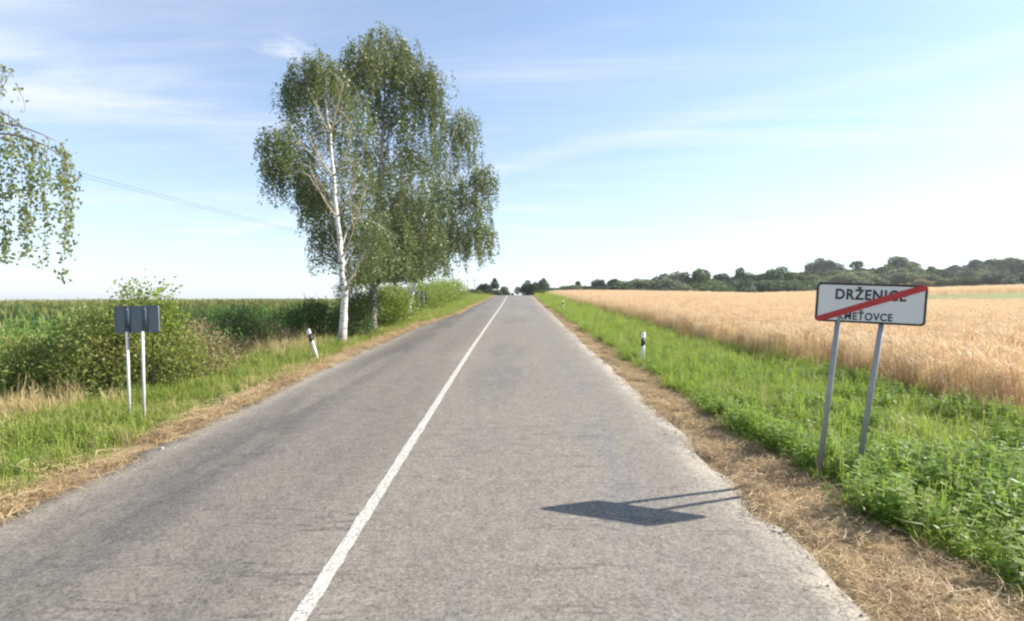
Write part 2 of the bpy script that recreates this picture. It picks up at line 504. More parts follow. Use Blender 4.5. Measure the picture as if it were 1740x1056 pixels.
wheat = sm(X + jit, wheat_edge(Y) - .2, wheat_edge(Y) + .4) * (1 - sm(Y, 122, 128)) * (Y > -60)
strip = strip_mask(X, Y) * (X > 10)
meadow = np.maximum(strip, np.where((X > 8) & (Y > 122), 1.0, 0.0) * sm(fbm(X, Y, 60, 5), .3, .6))
wheat = wheat * (1 - strip)
maize = sm(-X, -maize_edge(Y) - .5, -maize_edge(Y))
gm = mk('ground', V, Q, None, [ground_mat()], {'hay': hay.ravel(), 'wheat': wheat.ravel(), 'maize': maize.ravel(), 'meadow': meadow.ravel()}, True)
tag(obj('ground', gm), 'verges, ditches and field soil stretching to the horizon', 'ground', kind='structure')

# road: a sheet with ragged edges, a short broken lip down to the verge
ry = np.array(sorted(set(np.round(np.arange(-6, 30, .09), 3)) | set(np.round(np.arange(30, 130, .4), 3)) | set(np.arange(130, 420, 5.))))
le = left_edge(ry) + (fbm(ry, ry * 0, .55, 21) - .5) * .22 + (fbm(ry, ry * 0 + 9, 3.5, 22) - .5) * .25
re = right_edge(ry) + (fbm(ry, ry * 0, .45, 23) - .5) * .26 + (fbm(ry, ry * 0 + 9, 3.0, 24) - .5) * .25
NS = 26
t = np.linspace(0, 1, NS)
RX = le[:, None] * (1 - t) + re[:, None] * t
RZ = road_z(ry)[:, None] + .012 - .012 * ((RX + 1.3) / 4) ** 2 + 0 * RX
lipL = np.stack([le - .05, ry, road_z(ry) - .06], -1)[:, None]
lipR = np.stack([re + .05, ry, road_z(ry) - .06], -1)[:, None]
RV = np.concatenate([lipL, np.stack([RX, np.broadcast_to(ry[:, None], RX.shape), RZ], -1), lipR], 1)
nc = NS + 2
i = (np.arange(len(ry) - 1)[:, None] * nc + np.arange(nc - 1)[None]).ravel()
road = obj('road', mk('road', RV.reshape(-1, 3), np.stack([i, i + 1, i + nc + 1, i + nc], 1), None, [asphalt()], None, True))
tag(road, 'worn grey asphalt country road running straight to a crest', 'road', kind='structure')


def road_top(x, y): return road_z(y) + .012 - .012 * ((x + 1.3) / 4) ** 2


lx0 = -1.52 + .10 * sm(ry, 15, 60)
wob = (fbm(ry, ry * 0, .22, 31) - .5) * .032
LV = np.stack([np.stack([lx0 - .062 + wob, ry, road_top(-1.5, ry) + .005], -1), np.stack([lx0 + .062 - wob[::-1], ry, road_top(-1.5, ry) + .005], -1)], 1)
i = np.arange(len(ry) - 1) * 2
ln = obj('centre_line', mk('centre_line', LV.reshape(-1, 3), np.stack([i, i + 1, i + 3, i + 2], 1), None, [line_paint()]), road)


# ------------------------------------------------------------------ scatter (stuff)
def scatter(name, pts, scl, protos, label, cat, tilt=.12, rz=None, pick=None, kind='stuff'):
    pts = np.asarray(pts, np.float32); n = len(pts)
    me = bpy.data.meshes.new(name); me.vertices.add(n); me.vertices.foreach_set('co', pts.ravel())
    rot = np.stack([rng.normal(0, tilt, n), rng.normal(0, tilt, n), rng.random(n) * 2 * PI if rz is None else rz], 1).astype(np.float32)
    a = me.attributes.new('rot', 'FLOAT_VECTOR', 'POINT'); a.data.foreach_set('vector', rot.ravel())
    a = me.attributes.new('scl', 'FLOAT', 'POINT'); a.data.foreach_set('value', np.asarray(scl, np.float32))
    a = me.attributes.new('pick', 'INT', 'POINT'); a.data.foreach_set('value', (rng.integers(0, len(protos), n) if pick is None else pick).astype(np.int32))
    c = bpy.data.collections.new(name + '_kinds')
    for k, p in enumerate(protos):
        c.objects.link(bpy.data.objects.new('%s_kind_%s' % (name, 'abcdefgh'[k]), p))
    ng = bpy.data.node_groups.new(name, 'GeometryNodeTree')
    ng.interface.new_socket('Geometry', in_out='INPUT', socket_type='NodeSocketGeometry')
    ng.interface.new_socket('Geometry', in_out='OUTPUT', socket_type='NodeSocketGeometry')
    N = NT(ng)
    gi = N.n('NodeGroupInput'); go = N.n('NodeGroupOutput')
    ci = N.n('GeometryNodeCollectionInfo', {'Collection': c, 'Separate Children': True, 'Reset Children': True})
    ra = N.n('GeometryNodeInputNamedAttribute', {'Name': 'rot'}, data_type='FLOAT_VECTOR')
    sa = N.n('GeometryNodeInputNamedAttribute', {'Name': 'scl'}, data_type='FLOAT')
    pa = N.n('GeometryNodeInputNamedAttribute', {'Name': 'pick'}, data_type='INT')
    e2r = N.n('FunctionNodeEulerToRotation', {0: ra.outputs[0]})
    ip = N.n('GeometryNodeInstanceOnPoints', {'Points': gi.outputs[0], 'Instance': ci.outputs[0], 'Pick Instance': True,
                                             'Instance Index': pa.outputs[0], 'Rotation': e2r.outputs[0], 'Scale': sa.outputs[0]})
    N.link(ip.outputs[0], go.inputs[0])
    o = obj(name, me)
    o.modifiers.new('scatter', 'NODES').node_group = ng
    return tag(o, label, cat, kind=kind)


def blade_tuft(n, h, rad, w, mat, lean=.45, name='tuft', seeds=0.0):
    b = MB()
    for k in range(n):
        r0 = rad * math.sqrt(random.random()); th = random.random() * 2 * PI
        p0 = np.array([r0 * math.cos(th), r0 * math.sin(th), -.03])
        hh = h * random.uniform(.55, 1.1)
        dth = random.random() * 2 * PI; d = np.array([math.cos(dth), math.sin(dth), 0])
        ln_ = hh * random.uniform(.1, lean) * 1.2
        P = [p0, p0 + d * ln_ * .25 + [0, 0, hh * .55], p0 + d * ln_ * .7 + [0, 0, hh * .9], p0 + d * ln_ * 1.25 + [0, 0, hh * random.uniform(.85, 1.0)]]
        fa = dth + PI / 2 + random.uniform(-.8, .8)
        b.ribbon(P, [w, w * .9, w * .6, w * .1], [math.cos(fa), math.sin(fa), 0], random.random())
        if random.random() < seeds:
            P2 = [p0, p0 + d * ln_ * .2 + [0, 0, hh * .9], p0 + d * ln_ * .4 + [0, 0, hh * 1.45]]
            b.ribbon(P2, [w * .35, w * .3, w * .5], [math.cos(fa), math.sin(fa), 0], 1.0)
    return b.mesh(name, [mat])


def weed_plant(h, n, mat, leaf=.085, name='weed'):
    b = MB()
    for st in range(n):
        th = random.random() * 2 * PI; r0 = .16 * math.sqrt(random.random())
        p = np.array([r0 * math.cos(th), r0 * math.sin(th), -.02]); hh = h * random.uniform(.6, 1.08)
        top = p + [random.uniform(-.12, .12), random.uniform(-.12, .12), hh]
        b.ribbon([p, (p + top) / 2, top], .008, [math.cos(th), math.sin(th), 0], .2)
        m = int(hh / .055)
        for k in range(m):
            f = .22 + .8 * k / m; c = p + (top - p) * f
            for sgn in (0, PI):
                a = k * 1.57 + sgn + random.uniform(-.4, .4)
                L = leaf * random.uniform(.7, 1.25) * (1.15 - .45 * f)
                A = np.array([[math.cos(a), math.sin(a), random.uniform(-.45, .35)]])
                b.leaves(c[None], A, L, L * .62, np.array([[-math.sin(a), math.cos(a), random.uniform(-.3, .3)]]))
    return b.mesh(name, [mat])


def wheat_tuft(n, h, rad, mat):
    b = MB()
    for k in range(n):
        r0 = rad * math.sqrt(random.random()); th = random.random() * 2 * PI
        p0 = np.array([r0 * math.cos(th), r0 * math.sin(th), 0]); hh = h * random.uniform(.86, 1.06)
        d = np.array([random.gauss(0, 1), random.gauss(0, 1), 0]) * .05
        p1 = p0 + d + [0, 0, hh]
        fa = random.random() * PI; s_ = np.array([math.cos(fa), math.sin(fa), 0])
        val = random.random()
        b.ribbon([p0, p1], [.009, .007], s_, val * .6)
        tip = p1 + d * 1.2 + [random.uniform(-.03, .03), random.uniform(-.03, .03), random.uniform(.02, .10)]
        b.ribbon([p1, (p1 + tip) / 2, tip], [.010, .020, .006], s_, .4 + .6 * val)
        if random.random() < .5:
            q0 = p0 + (p1 - p0) * random.uniform(.3, .75); a = random.random() * 2 * PI
            b.leaves(q0[None], np.array([[math.cos(a), math.sin(a), random.uniform(-.6, .5)]]), .17, .014)
    return b.mesh('wheat_tuft', [mat])


def hay_wad(mat, n=34, flat=.05):
    b = MB()
    for k in range(n):
        c = np.array([random.gauss(0, .13), random.gauss(0, .13), abs(random.gauss(0, flat)) + .004])
        a = random.random() * PI; L = random.uniform(.08, .25)
        d = np.array([math.cos(a), math.sin(a), random.gauss(0, .18)]); s_ = np.array([-math.sin(a), math.cos(a), random.gauss(0, .4)])
        P = [c - d * L / 2, c + s_ * random.gauss(0, .03) + [0, 0, random.uniform(0, .03)], c + d * L / 2]
        b.ribbon(P, [.003, .0055, .003], s_, random.random())
    return b.mesh('hay_wad', [mat])


def pebble():
    V = np.array([[math.cos(a) * math.cos(e), math.sin(a) * math.cos(e), .6 * math.sin(e)] for e in (-.6, .6) for a in np.arange(5) * 2 * PI / 5])
    V = np.vstack([V * rng.uniform(.75, 1.2, (10, 1)), [[0, 0, .62]]])
    j = np.arange(5); j2 = (j + 1) % 5
    return mk('pebble', V * .5, np.stack([j, j2, j2 + 5, j + 5], 1), np.stack([j + 5, j2 + 5, np.full(5, 10)], 1), [M['stone']])


def maize_parts():
    st = MB(); lf = MB(); ta = MB()
    h = random.uniform(1.62, 1.85)
    bend = np.array([random.gauss(0, .05), random.gauss(0, .05), 0])
    st.tube([[0, 0, -.05], bend * .5 + [0, 0, h * .5], bend + [0, 0, h]], [.018, .014, .006], 5)
    a0 = random.random() * PI
    for k in range(11):
        f = .14 + .80 * k / 11; c = bend * f + [0, 0, h * f]
        a = a0 + (k % 2) * PI + random.gauss(0, .25)
        L = random.uniform(.6, .85) * (1 - .45 * abs(f - .5))
        d = np.array([math.cos(a), math.sin(a), 0]); s_ = np.array([-math.sin(a), math.cos(a), 0])
        up = random.uniform(.5, .85); dr = random.uniform(.45, .9)
        tt = np.linspace(0, 1, 6)[:, None]
        P = c + d * L * tt * (.95 - .2 * tt) + np.array([0, 0, 1.]) * L * (up * tt - (up * .25 + dr) * tt ** 2.1)
        lf.ribbon(P, np.array([.03, .075, .085, .075, .05, .006]), s_, random.random())
    for k in range(6):
        a = random.random() * 2 * PI
        ta.ribbon([bend + [0, 0, h - .03], bend + [math.cos(a) * .06, math.sin(a) * .06, h + .17], bend + [math.cos(a) * .15, math.sin(a) * .15, h + .24]], [.008, .012, .006], [-math.sin(a), math.cos(a), 0], random.random())
    return st, lf, ta


def in_view(x, y, m=2.0): return (np.abs(x) < 1.06 * y + m) & (y > 1.0)


def grid_pts(x0, x1, y0, y1, dens):
    n = int((x1 - x0) * (y1 - y0) * dens)
    return rng.uniform(x0, x1, n), rng.uniform(y0, y1, n)


def onground(x, y, dz=0.0): return np.stack([x, y, G(x, y) + dz], 1)


# right verge grass
tufts_r = [blade_tuft(30, .30, .18, .011, M['grass'], .9, 'grass_tuft', .03), blade_tuft(24, .40, .17, .012, M['grass'], .8, 'grass_tuft', .08), blade_tuft(34, .22, .2, .013, M['grass'], 1.1, 'grass_tuft')]
P_ = []; S_ = []
for (y0, y1, dens, sc) in ((1.5, 14, 46, 1.0), (14, 30, 26, 1.15), (30, 60, 11, 1.5), (60, 100, 5, 1.9)):
    x, y = grid_pts(2.7, 10.2, y0, y1, dens)
    e = hay_edge(y) + (fbm(x, y, .9, 11) - .5) * .6
    w = wheat_edge(y) + (fbm(x, y, 1.2, 41) - .5) * 1.2
    k = (x > e + .1) & (x < w + .25) & in_view(x, y) & ~(np.hypot((x - 3.45) / .3, (y - 5.75) / .45) < 1)
    x, y = x[k], y[k]
    hump = (.58 + .6 * fbm(x, y, 1.6, 43)) * (1 - .25 * sm(x, 5.5, 7.5))
    P_.append(onground(x, y)); S_.append(sc * hump * rng.uniform(.8, 1.15, len(x)) * (.85 + .15 * sm(x - hay_edge(y), 0, .5)))
scatter('verge_grass', np.vstack(P_), np.concatenate(S_), tufts_r, 'lush green uncut grass between the right road edge and the wheat', 'grass')

# leafy weeds in the right verge
weeds = [weed_plant(.56, 5, M['weed'], .11), weed_plant(.44, 6, M['weed'], .09), weed_plant(.34, 7, M['weed'], .075), weed_plant(.5, 3, M['weed_pale'], .07)]
P_ = []; S_ = []
for (y0, y1, dens) in ((1.5, 10, 28), (10, 24, 14), (24, 45, 5)):
    x, y = grid_pts(3.0, 9.6, y0, y1, dens)
    e = hay_edge(y) + (fbm(x, y, .9, 11) - .5) * .5
    k = (x > e + .12) & ~((np.hypot((x - 3.45) / .34, (y - 5.75) / .5) < 1) | (np.hypot((x - 3.6) / .2, (y - 6.1) / .2) < 1)) & (x < wheat_edge(y) - .2) & in_view(x, y) & (fbm(x, y, 1.4, 47) > .44 - .32 * (1 - sm(y, 6, 9)) * (1 - .6 * sm(x - e, 1.5, 3)) - .16 * (1 - sm(x - e, .3, .8)))
    x, y = x[k], y[k]
    P_.append(onground(x, y)); S_.append(rng.uniform(.7, 1.15, len(x)) * (1 + .22 * (1 - sm(y, 5.6, 7.5))) * (1 - .3 * sm(y, 8, 14)))
scatter('verge_weeds', np.vstack(P_), np.concatenate(S_), weeds, 'leafy green weeds crowding the right verge around the sign posts', 'weeds', .1)

x, y = grid_pts(2.9, 9.5, 2, 40, 1.6)
k = (x > hay_edge(y) + .2) & (x < wheat_edge(y)) & in_view(x, y) & (fbm(x, y, 2.2, 48) > .45)
x, y = x[k], y[k]
scatter('dead_stalks', onground(x, y), rng.uniform(.6, 1.2, len(x)), [blade_tuft(7, .55, .12, .006, M['drygrass'], .5, 'stalks', .8), blade_tuft(5, .5, .12, .006, M['shrub_brown'], .6, 'stalks', .9)],
        'thin dry stalks sticking out of the green right verge', 'dry stalks', .2)

# left verge grass
tufts_l = [blade_tuft(30, .20, .17, .010, M['grass_left'], 1.0, 'grass_tuft', .05), blade_tuft(28, .26, .16, .010, M['grass_left'], .9, 'grass_tuft', .08), blade_tuft(34, .17, .2, .011, M['grass_left'], .9, 'grass_tuft')]
P_ = []; S_ = []
for (y0, y1, dens, sc) in ((4, 14, 40, 1.0), (14, 30, 24, 1.1), (30, 60, 10, 1.4), (60, 100, 5, 1.8)):
    x, y = grid_pts(-13.5, -3, y0, y1, dens)
    e = left_edge(y) - .45 + (fbm(x, y, .9, 12) - .5) * .7
    k = (x < e) & (x > maize_edge(y) - .6) & in_view(x, y)
    x, y = x[k], y[k]
    P_.append(onground(x, y)); S_.append(sc * (.55 + .75 * fbm(x, y, 1.5, 53)) * rng.uniform(.8, 1.2, len(x)))
scatter('left_verge_grass', np.vstack(P_), np.concatenate(S_), tufts_l, 'yellowish green grass bank left of the road', 'grass')

x, y = grid_pts(-9.5, -3, 4, 30, 9)
k = (x < left_edge(y) - .55) & (x > maize_edge(y) + .4) & in_view(x, y) & (fbm(x, y, 1.1, 49) > .47)
x, y = x[k], y[k]
scatter('left_verge_weeds', onground(x, y), rng.uniform(.45, .85, len(x)), [weeds[1], weeds[2], weeds[3], weeds[3]], 'low leafy weeds mixed into the left verge grass', 'weeds', .15)

# tall dry grass on the left bank
dry = [blade_tuft(36, .55, .2, .008, M['drygrass'], .45, 'dry_tuft', .3), blade_tuft(30, .42, .2, .008, M['drygrass'], .6, 'dry_tuft', .2)]
x, y = grid_pts(-12.5, -5.2, 5, 30, 16)
d1 = np.exp(-(((x + 9.2) / 1.0) ** 2 + ((y - 8.8) / 1.5) ** 2)); d2 = np.exp(-(((x + 8.2) / 1.1) ** 2 + ((y - 17.2) / 1.6) ** 2))
d3 = .5 * np.exp(-(((x + 9.3) / .7) ** 2 + ((y - 13.5) / 2.6) ** 2)); d4 = .35 * np.exp(-((x - left_edge(y) + .75) / .3) ** 2)
k = rng.random(len(x)) < np.maximum.reduce([d1, d2, d3, d4]) * 1.1
x, y = x[k], y[k]
scatter('dry_grass', onground(x, y), rng.uniform(.6, 1.1, len(x)) * np.where(x > -6.6, .55, 1), dry, 'pale dry grass on the left bank below the shrubs', 'dry grass')

# mown hay along both road edges
wads = [hay_wad(M['straw'], 64, .03), hay_wad(M['straw'], 80, .022), hay_wad(M['straw'], 56, .05), hay_wad(M['straw_dark'], 70, .02)]
P_ = []; S_ = []
for (y0, y1, dens) in ((1.5, 10, 105), (10, 25, 38), (25, 60, 12), (60, 95, 6)):
    x, y = grid_pts(2.2, 4.6, y0, y1, dens)
    e0 = right_edge(y) + .12 * fbm(x, y, .6, 60) - .06; e1 = hay_edge(y) + (fbm(x, y, .9, 11) - .5) * .6
    k = (x > e0 + .04) & (x < e1 + .28) & in_view(x, y) & (fbm(x, y, .7, 61) > .30 + .22 * (1 - sm(x - e0, 0, .35)))
    P_.append(onground(x[k], y[k], .01)); S_.append(rng.uniform(.5, .95, k.sum()) * (1 + .45 * (y0 > 20)))
scatter('cut_hay', np.vstack(P_), np.concatenate(S_), wads, 'band of straw coloured cut hay along the right road edge', 'hay', .12)
P_ = []; S_ = []
for (y0, y1, dens) in ((4, 12, 110), (12, 30, 55), (30, 60, 14), (60, 90, 6)):
    x, y = grid_pts(-6.4, -3.2, y0, y1, dens)
    e0 = left_edge(y)
    k = (x < e0 + .10 * fbm(x, y, .5, 63) - .02) & (x > e0 - .42 - .55 * (fbm(x, y, .9, 12) - .4)) & in_view(x, y) & (fbm(x, y, .7, 62) > .30)
    P_.append(onground(x[k], y[k], .01)); S_.append(rng.uniform(.75, 1.25, k.sum()))
scatter('cut_hay', np.vstack(P_), np.concatenate(S_), wads, 'thin ragged line of dry cut hay along the left road edge', 'hay', .12)

# loose gravel where the asphalt breaks off
x1, y1 = grid_pts(2.25, 3.0, 1.8, 16, 110)
k = rng.random(len(x1)) < np.exp(-((x1 - 2.58) / .14) ** 2) * np.clip(fbm(x1, y1, .8, 70) * 2.2 - .5, 0, 1)
x2, y2 = grid_pts(-5.7, -4.9, 4, 16, 40)
k2 = rng.random(len(x2)) < np.exp(-((x2 + 5.25) / .15) ** 2) * .8
gx_ = np.concatenate([x1[k], x2[k2]]); gy_ = np.concatenate([y1[k], y2[k2]])
zz_ = np.maximum(G(gx_, gy_), np.where((gx_ < right_edge(gy_)) & (gx_ > left_edge(gy_)), road_z(gy_) + .006, -9))
scatter('gravel', np.stack([gx_, gy_, zz_ + .003], 1), rng.gamma(3, .006, len(gx_)) + .008, [pebble(), pebble(), pebble()], 'loose grey gravel where the asphalt edge breaks off', 'gravel', .6)

# wheat field
wt_ = [wheat_tuft(46, .80, .26, M['wheat']), wheat_tuft(40, .86, .26, M['wheat']), wheat_tuft(50, .74, .28, M['wheat'])]
P_ = []; S_ = []
for (x0, x1, y0, y1, dens, sc) in ((7, 40, 3, 28, 8.5, 1.0), (5.4, 60, 28, 60, 3.4, 1.12), (4.6, 125, 60, 126, 1.15, 1.3)):
    x, y = grid_pts(x0, x1, y0, y1, dens)
    w = wheat_edge(y) + (fbm(x, y, 1.2, 41) - .5) * 1.2
    k = (x > w) & in_view(x, y) & (strip_mask(x, y) < rng.random(len(x)))
    x, y = x[k], y[k]
    s_ = sc * rng.uniform(.92, 1.08, len(x)) * (.86 + .25 * fbm(x, y, 2.5, 44)) * (.8 + .2 * sm(x - w[k], 0, .6))
    if sc > 1: s_ = s_ / sc ** .5
    P_.append(onground(x, y)); S_.append(s_)
scatter('wheat_field', np.vstack(P_), np.concatenate(S_), wt_, 'ripe golden wheat field filling the right side', 'wheat field', .05)

# sparse green and brown weeds standing along the wheat's edge
x, y = grid_pts(5, 11, 5, 60, 9)
k = (np.abs(x - wheat_edge(y) - .1) < .55) & (fbm(x, y, 1.5, 45) > .36)
x, y = x[k], y[k]
scatter('wheat_edge_grass', onground(x, y), rng.uniform(.9, 1.6, len(x)), [blade_tuft(16, .5, .15, .008, M['edge_brown'], .5, 'edge_tuft', .6), blade_tuft(14, .5, .15, .008, M['edge_brown'], .6, 'edge_tuft', .7), blade_tuft(14, .45, .15, .009, M['grass_left'], .6, 'edge_tuft', .3)],
        'brownish grass heads along the near edge of the wheat', 'grass')

# maize field: the nearest plants are things, the rest is one object
kinds = [maize_parts() for _ in range(4)]
mz_full = []
for (st, lf, ta) in kinds:
    ms, ml, mt = st.mesh('stalk', [M['maize']]), lf.mesh('blades', [M['maize']]), ta.mesh('tassel', [M['maize_tassel']])
    b = MB()
    nV = [np.vstack(k.V) for k in (st, lf, ta)]
    b.V = [*st.V, *lf.V, *ta.V]; off = 0
    for src, mi in ((st, 0), (lf, 0), (ta, 1)):
        for q_ in src.Q: b.Q.append(q_ + off)
        for t_ in src.T: b.T.append(t_ + off)
        b.A += src.A; off += src.n
    nq = [sum(len(q_) for q_ in s_.Q) for s_ in (st, lf, ta)]; ntr = sum(len(t_) for t_ in st.T)
    fm = np.concatenate([np.zeros(nq[0] + nq[1]), np.ones(nq[2]), np.zeros(ntr)])
    full = mk('maize', np.vstack(b.V), np.vstack(b.Q), np.vstack(b.T), [M['maize'], M['maize_tassel']], {'v': np.concatenate(b.A)}, fmat=fm)
    mz_full.append((full, ms, ml, mt))
rows = np.arange(0, 60) * .72
PX, PY = [], []
for r_ in rows:
    yy = np.arange(4, 75, .24) + rng.uniform(-.06, .06)
    yy = yy + rng.normal(0, .03, len(yy))
    PX.append(maize_edge(yy) - r_ + rng.normal(0, .04, len(yy))); PY.append(yy)
PX = np.concatenate(PX); PY = np.concatenate(PY)
k = in_view(PX, PY, 1.0); PX, PY = PX[k], PY[k]
pxl = 877 + 870 * PX / PY
vis = ((pxl < 70) | ((pxl > 335) & (pxl < 385)) | ((pxl > 425) & (pxl < 520))) & (pxl > -10) & (maize_edge(PY) - PX < 1.9) & (PY < 34)
order = np.argsort(np.where(vis, PY, 1e9))[:min(220, vis.sum())]
near = np.zeros(len(PX), bool); near[order] = True
for c_, k in enumerate(order):
    full, ms, ml, mt = mz_full[c_ % 4]
    e = empty('maize_plant', tuple(onground(PX[k:k + 1], PY[k:k + 1])[0]), random.random() * 2 * PI)
    e.scale = (random.uniform(.92, 1.06) * (.66 + .34 * float(sm(maize_edge(PY[k]) - PX[k], 0, 2.6))),) * 3
    tag(e, 'green maize plant with arching leaves standing on the roadside rim of the maize field', 'maize plant', 'maize plants on the field edge')
    obj('stalk', ms, e); obj('leaf_blades', ml, e)['kind'] = 'stuff'; obj('tassel', mt, e)['kind'] = 'stuff'
fx, fy = grid_pts(-190, -11, 40, 190, .75)
k = in_view(fx, fy) & (fx < maize_edge(fy)) & ((fx < -53) | (fy > 75)) ; fx, fy = fx[k], fy[k]
ax = np.concatenate([PX[~near], fx]); ay = np.concatenate([PY[~near], fy])
scatter('maize_field', onground(ax, ay), np.concatenate([rng.uniform(.9, 1.08, (~near).sum()) * (.66 + .34 * sm(maize_edge(PY) - PX, 0, 2.6)[~near]), rng.uniform(.95, 1.1, len(fx))]), [f[0] for f in mz_full],
        'dense green maize field filling the left side to the skyline', 'maize field', .04)


# ------------------------------------------------------------------ birches
def bez(a, b, c, n=7):
    t = np.linspace(0, 1, n)[:, None]
    return a * (1 - t) ** 2 + 2 * b * t * (1 - t) + c * t * t


def strand(lf, p, L, n, spread, leaf, out=None):
    """a hanging twig with leaves"""
    out = np.array([random.gauss(0, .12), random.gauss(0, .12), 0]) if out is None else out
    t = np.sort(rng.random(n)) ** .9
    c = p + out * (t[:, None] ** .7) + np.array([0, 0, -1.]) * (L * t[:, None]) + rng.normal(0, spread, (n, 3)) * np.array([1, 1, .6])
    A = rng.normal(0, .6, (n, 3)) + np.array([0, 0, -.9])
    s_ = leaf * rng.uniform(.6, 1.3, n)
    lf.leaves(c, A, s_, s_ * .74, None, np.clip(.55 * random.random() + .45 * rng.random(n), 0, 1))


def birch(name, trunk, r0, clumps, label, group, bark, leaf=.07, leafm=None, strands=30, per=26, Lr=(.5, 1.5), limbm=None, pale=(), grow_r=1.22):
    base = trunk[0]
    e = tag(empty(name, tuple(base)), label, 'tree', group)
    trunk = np.array(trunk) - base
    tp = np.linspace(0, 1, len(trunk)); tn = np.linspace(0, 1, 26)
    tk = np.stack([np.interp(tn, tp, trunk[:, k]) for k in range(3)], 1)
    tk[1:-1] += rng.normal(0, .02, tk[1:-1].shape)
    tk[0, 2] -= .25
    rad = r0 * (1 - tn) ** 1.15 + .012
    rad[0] *= 1.45; rad[1] *= 1.12
    b = MB(); b.tube(tk, rad, 12); b.build('trunk', M[bark], e, True)
    lf = MB()
    for (cx, cy, cz, rr, dens) in clumps:
        rr = rr * grow_r
        c = np.array([cx, cy, cz]) - base
        hd = np.linalg.norm(c[:2] - np.interp(c[2] * .7, tk[:, 2], tk[:, 0]) * np.array([1, 0]))
        z0 = np.clip(c[2] - .75 * hd - rr * .4, 1.9, tk[-1, 2] * .93)
        p0 = np.array([np.interp(z0, tk[:, 2], tk[:, k]) for k in range(3)])
        up = np.array([*(p0[:2] * .45 + c[:2] * .55), max(c[2] + rr * .2, z0 + .3)])
        P = bez(p0, up, c + [0, 0, rr * .15], 8)
        P[1:-1] += rng.normal(0, .05, P[1:-1].shape)
        rl = np.interp(z0, tk[:, 2], rad) * .42
        lb = MB(); lb.tube(P, np.linspace(max(rl, .02), .008, 8), 6)
        for k in range(int(strands * dens)):
            dirv = rng.normal(size=3); dirv /= np.linalg.norm(dirv); dirv[2] = dirv[2] * .7 + .2
            tip = c + dirv * rr * random.random() ** .38
            src = P[random.randint(3, 7)]
            if k % 3 == 0:
                lb.tube(bez(src, (src + tip) / 2 + [0, 0, .12], tip, 4), [.011, .008, .006, .003], 3, False)
            L = min(random.uniform(*Lr), max(.2, (tip[2] - 2.1) * .75))
            o_ = np.array([dirv[0], dirv[1], 0]) * random.uniform(.05, .3)
            strand(lf, tip, L, int(per * random.uniform(.6, 1.3) * (L / 1.0) ** .6), .06, leaf, o_)
        lb.build('limb', M[limbm or 'limb'], e, True)
    lf.build('crown', M[leafm or 'birch_leaf'], e)
    for (a_, b_, c_) in pale:
        bb = MB()
        a_ = a_ - base; c_ = c_ - base; b_ = b_ - base
        P = bez(a_, b_, c_, 8); bb.tube(P, np.linspace(.035, .008, 8), 5)
        for k in range(9):
            s_ = P[random.randint(2, 7)]
            tip = s_ + np.array([random.gauss(0, .35), random.gauss(0, .3), random.uniform(.05, .7)])
            bb.tube(bez(s_, (s_ + tip) / 2 + [0, 0, .05], tip, 4), [.012, .009, .006, .004], 3, False)
        bb.build('bare_branch', M['bare_twig'], e, True)
    return e


GB = 'birches beside the left road edge'


def clump(px, py, d, rpx, dens=1.0, dd=None):
    dd = random.uniform(-1.4, 1.4) if dd is None else dd
    p = Pw(px, py, d + dd)
    return (*p, rpx / 870 * d, dens)


d1 = 18.6
tr1 = [Pw(580, 587, d1), Pw(583, 540, d1), Pw(584, 500, d1), Pw(580, 440, d1), Pw(573, 370, d1 + .1), Pw(568, 300, d1 + .1), Pw(562, 230, d1 + .2), Pw(552, 165, d1 + .2), Pw(546, 125, d1 + .2)]
tr1[0][2] = G(tr1[0][0], tr1[0][1])
c1 = [clump(*a) for a in ((522, 130, d1, 32, .9), (500, 150, d1, 20, .5), (560, 135, d1, 34, .9), (545, 105, d1, 22, .6), (478, 232, d1, 26, .9), (510, 265, d1, 34, .9, .9), (465, 275, d1, 16, .5), (530, 205, d1, 30, .6, 1.3), (595, 190, d1, 40, .8, 1.2),
      (545, 330, d1, 34, 1.2, 1.0), (600, 290, d1, 40, .7, 1.3), (612, 370, d1, 44, .9), (556, 390, d1, 28, 1.0, 1.0), (520, 305, d1, 22, .8, .8), (622, 445, d1, 34, .7, .8), (655, 400, d1, 40, .8), (600, 480, d1, 18, .3, .5))]
pale1 = [(tr1[6], Pw(545, 200, d1), Pw(525, 150, d1 - .6)), (tr1[5], Pw(545, 280, d1 - .5), Pw(522, 225, d1 - .9)), (tr1[5], Pw(590, 270, d1 - .5), Pw(600, 215, d1 - .9)),
         (tr1[4], Pw(545, 340, d1 - .6), Pw(528, 285, d1 - 1.0)), (tr1[4], Pw(595, 340, d1 - .6), Pw(612, 280, d1 - 1.0)), (tr1[6], Pw(572, 190, d1 - .4), Pw(585, 145, d1 - .5)),
         (tr1[3], Pw(600, 400, d1 - .6), Pw(615, 340, d1 - .9))]
b1 = birch('birch_tree', tr1, .145, c1, 'nearest birch of the roadside clump with bright white trunk and bare pale twigs', GB, 'bark_white', .08, None, 92, 40, (.5, 1.7), 'limb_pale', pale1)
bb = MB()
o1 = np.array(b1.location)
P = bez(Pw(580, 452, d1) - o1, Pw(555, 428, d1) - o1, Pw(524, 415, d1) - o1, 7)
bb.tube(P, np.linspace(.045, .012, 7), 6)
for (k, dx, dz) in ((6, -.15, -.65), (4, .02, -.7), (5, -.1, -.3), (3, -.1, .2)):
    bb.tube(bez(P[k], P[k] + [dx * 1.2, 0, .03], P[k] + [dx, 0, dz], 5), [.012, .01, .008, .006, .004], 4, False)
P = bez(Pw(580, 470, d1) - o1, Pw(568, 462, d1) - o1, Pw(563, 464, d1) - o1, 4)
bb.tube(P, [.03, .02, .015, .01], 5)
bb.build('dead_branch', M['dark_twig'], b1, True)

